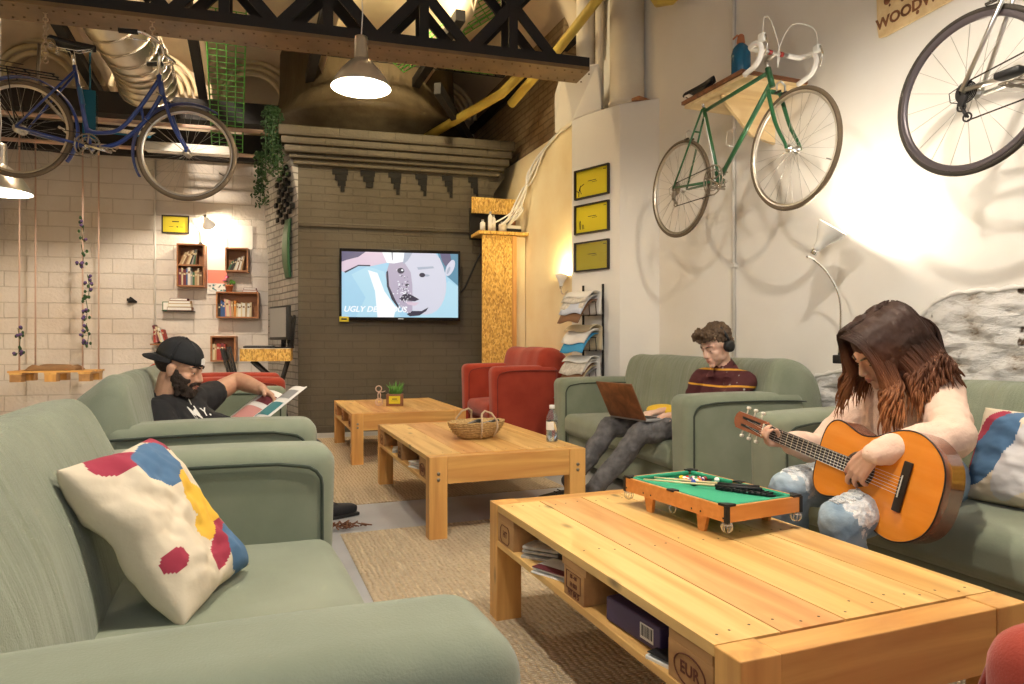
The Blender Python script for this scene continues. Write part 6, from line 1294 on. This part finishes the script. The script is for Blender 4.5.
# ------------------------------------------------------------------ frames on the pillar
for k, (z, lab) in enumerate(((2.475, 'topmost of three yellow certificates in black frames on the white pillar'), (2.145, 'middle of three yellow certificates in black frames on the white pillar'), (1.795, 'lowest of three yellow certificates in black frames, above the newspaper rack'))):
    dx, dy = math.cos(R(-69.7)), math.sin(R(-69.7)); p = V3((2.9+dx*.27-.003, 5.86+dy*.27-.001, z)); t = picture(lab, p, R(-69.7), .42, .275, 0, d=.03)
    m_ = MB('ink')
    if k == 0: m_.tube([(-.19, -.009, -.05), (-.17, -.009, -.07), (-.15, -.009, -.05), (-.14, -.009, -.01), (-.16, -.009, -.05), (-.165, -.009, -.11)], .004, 5).tube([(-.15, -.009, -.05), (-.13, -.009, -.09)], .003, 5).tube([(-.14, -.009, -.02), (-.10, -.009, .0)], .003, 5)
    if k == 1: m_.tube([(-.15, -.009, -.09), (-.155, -.009, -.03), (-.145, -.009, -.01), (-.14, -.009, -.09)], .003, 5).tube([(-.115, -.009, -.09), (-.12, -.009, -.05), (-.105, -.009, -.05), (-.10, -.009, -.09)], .003, 5)
    if k == 2: m_.use('glass').box((0, -.022, 0), (.39, .003, .245))
    m_.use('ink').box((.0, -.0085, .02), (.10, .001, .006)).box((.03, -.0085, .005), (.06, .001, .004)).box((.155, -.0085, .10), (.035, .001, .006)); m_.build('drawing', t)
# newspaper rack
rk0 = V3((2.9+math.cos(R(-69.7))*.30-.02, 5.86+math.sin(R(-69.7))*.30-.01, 0)); RKr = R(-69.7)
t = thing('newspaper_rack', 'wall rack with tiers of drooping newspapers on the white pillar below the frames', 'rack', rk0, RKr)
MB('steel_black').box((.12, -.012, 1.05), (.012, .02, .95)).box((-.12, -.012, 1.05), (.012, .02, .95)).build('upright', t)
for z in (1.34, 1.02, .74):
    m_ = MB('steel_black'); 
    for x in (-.12, -.04, .04, .12): m_.tube([(x, -.02, z+.05), (x, -.02, z-.10), (x, -.10, z-.10), (x, -.115, z+.02)], .004, 6)
    m_.tube([(-.13, -.115, z+.02), (.13, -.115, z+.02)], .004, 6).tube([(-.13, -.10, z-.10), (.13, -.10, z-.10)], .004, 6).build('basket', t)
Rk = M4(rk0, eul=(0, 0, RKr)); ni = 0
def paper_fold(u, v, L, z, dr, w, k):      # v from standing top over the rim and drooping forward
    x = (u-.5)*w; a = v*L; y = -.03-.012*k; 
    return V3((x, y, z-.09+a))
names = {0: ['white', 'grey', 'striped grey', 'pale blue', 'brown'], 1: ['cream', 'grey', 'white', 'bright blue'], 2: ['white', 'pale', 'grey', 'cream', 'brown', 'dark']}
cols_ = {'white': 'paper_white', 'grey': 'paper_news', 'striped grey': 'paper_news', 'pale blue': 'screen_skinl', 'brown': 'book_brown', 'cream': 'book_cream', 'bright blue': 'paper_blue', 'pale': 'paper_white', 'dark': 'book_grey'}
mat('paper_pale_blue', (.50, .56, .70), .7); cols_['pale blue'] = 'paper_pale_blue'
for tier, z in enumerate((1.34, 1.02, .74)):
    for k, nm in enumerate(names[tier]):
        nn = len(names[tier]); y0 = -.032-.014*(nn-1-k); up = .19-.012*k+.02*math.sin(k*3+tier); out = .15+.045*k; droop = .03+.022*k; w = .31-.015*k
        m_ = MB(cols_[nm])
        def f(u, v):
            x = (u-.5)*w+.01*math.sin(v*4+k)
            if v < .5: return V3((x, y0, z-.09+(up+.0)*v*2))
            q = (v-.5)*2; return V3((x, y0-out*q-.0, z-.09+up+.03*math.sin(q*PI*.8)-droop*q*q*1.9+.01*math.sin(u*7+k)*q))
        m_.grid(f, 8, 18); o = m_.build('newspaper', loc=rk0, rot=RKr, solid=.007); tag(o, f'{nm} newspaper in the {("top", "middle", "bottom")[tier]} tier of the rack, {ORD[k]} from the wall', 'newspaper', 'newspapers in the rack')

# ------------------------------------------------------------------ WOODWORK sign
sg = thing('wooden_sign', 'pale wooden sign reading WOODWORK high on the right wall', 'sign', (3.345, 2.58, 2.88), 0)
SM = XY((0, -1, .115), (0, .115, 1), (0, 0, 0)); SM = XY((0, -1, .03), (0, .03, 1), (0, 0, 0))
m_ = MB('maple_pale'); m_.X = SM; pl_ = [(-.27, -.10), (-.262, -.155), (-.22, -.165), (.27, -.150), (.30, -.13), (.31, .30), (-.27, .30)]
m_.prism([(a, b_) for a, b_ in pl_], .0, .014).build('board', sg, bevel=.003)
text('WOODWORK', .082, 'dark_wood', 'lettering', sg, SM@M4((-.005, -.085, .0145)), .0012, bold=.0028, space=1.0)
m_ = MB('dark_wood'); m_.X = SM
for x, y, r, l in ((-.20, .03, .022, .0), (-.13, .05, .014, .06), (-.105, -.01, .012, .05), (-.02, -.125, .010, 0), (.06, -.08, .012, .04), (-.185, -.005, .007, 0), (-.10, .08, .05, .05), (.05, .1, .07, .03)): m_.ball((x, y, .015), (r, r*1.2, .001), 12, 6); m_.box((x, y+l/2, .0153), (r*1.1, l+.01, .001))
m_.build('drips', sg)

# ------------------------------------------------------------------ pallet swing
sw_ = thing('pallet_swing', 'pallet wood swing seat hanging on long ropes at the white brick wall', 'swing', (-1.96, 9.0, .60), R(-6.3))
for y in (-.16, 0, .16): MB('pine_x').box((0, y, .075), (.82, .10, .02)).build('slat', sw_)
for x in (-.33, .0, .33):
    MB('pine').box((x, 0, .055), (.12, .44, .02)).build('cross_board', sw_); MB('pallet_block' if x else 'pine_z').box((x, -.16, .005), (.11, .12, .08)).build('block', sw_); MB('pine_z').box((x, .16, .005), (.11, .12, .08)).build('block', sw_)
for x in (-.31, .30):
    for y in (-.17, .17): MB('rope_pink').tube([(x+(0 if y < 0 else (.03 if x < 0 else .06)), y, -.02), (x+(0 if y < 0 else (.03 if x < 0 else .06)), y, 2.72)], .009, 8).build('rope', sw_)
def fb(u, v): 
    x = -.27+u*.50; y = -.16+v*.30; e = min(1, u*8)*min(1, (1-u)*8)*min(1, v*8)*min(1, (1-v)*8); return V3((x, y, .088+.05*e**.5+.012*math.sin(u*9+v*6)*e))
MBb = MB('burlap').grid(fb, 24, 14); o = MBb.build('burlap_sack', loc=(-1.96, 9.0, .60), rot=R(-6.3), solid=.004); tag(o, 'folded brown burlap sack lying on the pallet swing', 'sack')
def sprig(label, loc, n, seed):
    rr = random.Random(seed); t = thing('flower_sprig', label, 'flowers', loc, 0, 'flower sprigs tied to the swing ropes'); m_ = MB('leaf_dark'); q = MB('petal')
    m_.tube([(0, 0, -.13), (.01, 0, 0), (-.01, 0, .13)], .004, 5)
    for k in range(n):
        p = V3((rr.uniform(-.05, .05), rr.uniform(-.04, .02), rr.uniform(-.16, .14))); m_.tube([(0, 0, p.z*.9), p], .0025, 4).ball(p, (.014, .006, .02), 6, 5)
        if k % 2: q.ball(p+V3((rr.uniform(-.02, .02), -.01, .01)), .018, 7, 5)
    m_.build('stem', t); q.build('blossom', t)
SP = lambda u, z, y=-.17: M4((-1.96, 9.0, .60), eul=(0, 0, R(-6.3)))@V3((u, y, z))
for a, b_, lab, n in ((.30, 1.66, 'small purple sprig highest on the right swing rope', 6), (.30, 1.35, 'sparse dark sprig second from the top on the right swing rope', 9), (.36, 1.02, 'round violet flower head in the middle of the right swing rope', 10), (.34, .78, 'dark leafy sprig below the violet flower head', 10), (.35, .48, 'lowest purple sprig on the right swing rope, tied above the seat', 13), (-.31, .42, 'purple sprig tied low on the left swing rope', 12)): sprig(lab, SP(a, b_, -.18), n, int(b_*100))
# wall cone
o = MB('steel_black').lathe([(.001, -.09), (.010, -.088), (.022, -.05), (.036, -.02), (.040, 0), (.001, 0)], axis=(-.9, -.4, .3), seg=18).box((-.0, .0, 0), (.05, .05, .03)).build('wall_horn', loc=onwall(1.79, 1.52, .05)); tag(o, 'small black horn-shaped hook on the white brick wall', 'hook')

# ------------------------------------------------------------------ desk in the corner
dk = thing('desk', 'OSB topped desk with folding black legs in the back left corner', 'desk', (.475, 7.66, .0), R(-6.3))
MB('osb').box((-.26, .0, .865), (.50, .38, .13)).build('top', dk, bevel=.003); MB('paper_white').box((-.26, 0, .9315), (.48, .36, .003)).build('top_sheet', dk)
for y in (-.15, .15): MB('steel_black').tube([(-.40, y, .80), (-.14, y, .55), (-.04, y, .02)], .018, 8).tube([(-.05, y, .80), (-.12, y, .55), (-.36, y, .02)], .018, 8).build('leg', dk)
Dk = M4((.475, 7.66, 0), eul=(0, 0, R(-6.3)))
mo = thing('computer_monitor', 'black flat computer monitor seen edge-on on the corner desk', 'monitor', Dk@V3((-.13, .02, .9335)), R(-72))
MB('black').rbox((0, 0, .27), (.50, .05, .36), .01, n=1, k=2).build('case', mo); MB('book_grey').box((0, -.0255, .275), (.46, .002, .31)).build('screen', mo); MB('black').cyl((0, .03, .0), (0, .03, .16), .02, 12).rbox((0, .02, .008), (.24, .18, .016), .006, n=1, k=2).build('stand', mo)
m_ = MB('black').rbox((0, 0, .014), (.30, .13, .022), .006, n=1, k=2); m_.use('book_grey')
for i in range(4):
    for j in range(13): m_.box((-.13+j*.0215, -.036+i*.024, .027), (.016, .018, .008))
o = m_.build('keyboard', loc=Dk@V3((-.33, -.08, .9335)), rot=R(-10)); tag(o, 'black computer keyboard on the corner desk', 'keyboard')
m_ = MB('black')
for k in range(16): x = rnd.uniform(-.05, .06); m_.tube(bez([V3((x, rnd.uniform(-.12, .08), 0)), V3((x+.02, 0, .12+rnd.uniform(0, .15))), V3((x+rnd.uniform(-.02, .05), .05, .35)), V3((x, .1, .05))], 4), .006, 5)
o = m_.build('cable_tangle', loc=Dk@V3((-.04, .08, .9335))); tag(o, 'tangle of black cables behind the computer monitor', 'cables', kind='stuff')
ch = thing('folding_chair', 'folded black chair leaning by the low bookshelf next to the desk', 'chair', Dk@V3((-.62, .3, 0)), R(-12))
for y in (0, .12): MB('steel_black').tube([(-.14, y, .93), (-.02, y, .50), (.14, y, .01)], .013, 8).tube([(-.08, y+.02, .95), (.02, y+.02, .50), (.02, y+.02, .01)], .013, 8).build('leg_frame', ch)
MB('black').box((-.10, .06, .86), (.02, .14, .12), rot=Euler((0, -.28, 0)).to_matrix()).build('backrest', ch)
# things on the splayed brick face
SPm = M4((.537, 7.778, 0), eul=(0, 0, aS))
o = MB('green_board').rbox((0, 0, 0), (.22, .03, .66), .014, n=8, k=3, f=lambda p: V3((p.x*(1-.25*abs(p.z/.33)**2), p.y-.03*abs(p.z/.33)**2, p.z))).build('skateboard_deck', loc=SPm@V3((.30, .045, 2.05)), rot=aS); tag(o, 'dark green board hanging upright on the white brick splay', 'board')
def vine(name, label, loc, n, L, spread, seed):
    rr = random.Random(seed); t = thing(name, label, 'plant', loc); s_ = MB('leaf_dark'); l_ = MB('leaf_dark')
    for k in range(n):
        x, y = rr.uniform(-spread, spread), rr.uniform(-spread, spread)*.6; pts = [V3((x*.3, y*.3, .05)), V3((x, y, .02)), V3((x*1.2, y*1.2, -L*.4)), V3((x*1.2+rr.uniform(-.03, .03), y*1.2, -L*rr.uniform(.6, 1)))]; q = bez(pts, 5); s_.tube(q, .004, 4)
        for p in q:
            for _ in range(4): l_.ball(p+V3((rr.uniform(-.04, .04), rr.uniform(-.04, .04), rr.uniform(-.03, .03))), (.022, .015, .006), 6, 4, rot=Euler((rr.uniform(-1, 1), rr.uniform(-1, 1), rr.uniform(0, 6))).to_matrix())
    s_.build('stem', t); f_ = l_.build('foliage', t)
vine('hanging_plant', 'trailing green plant hanging at the left end of the brown cornice', (.26, 7.72, 3.42), 10, .75, .09, 3); vine('hanging_plant', 'thin green vine dangling beside the white brick splay', (.17, 7.95, 3.0), 4, .55, .05, 9)
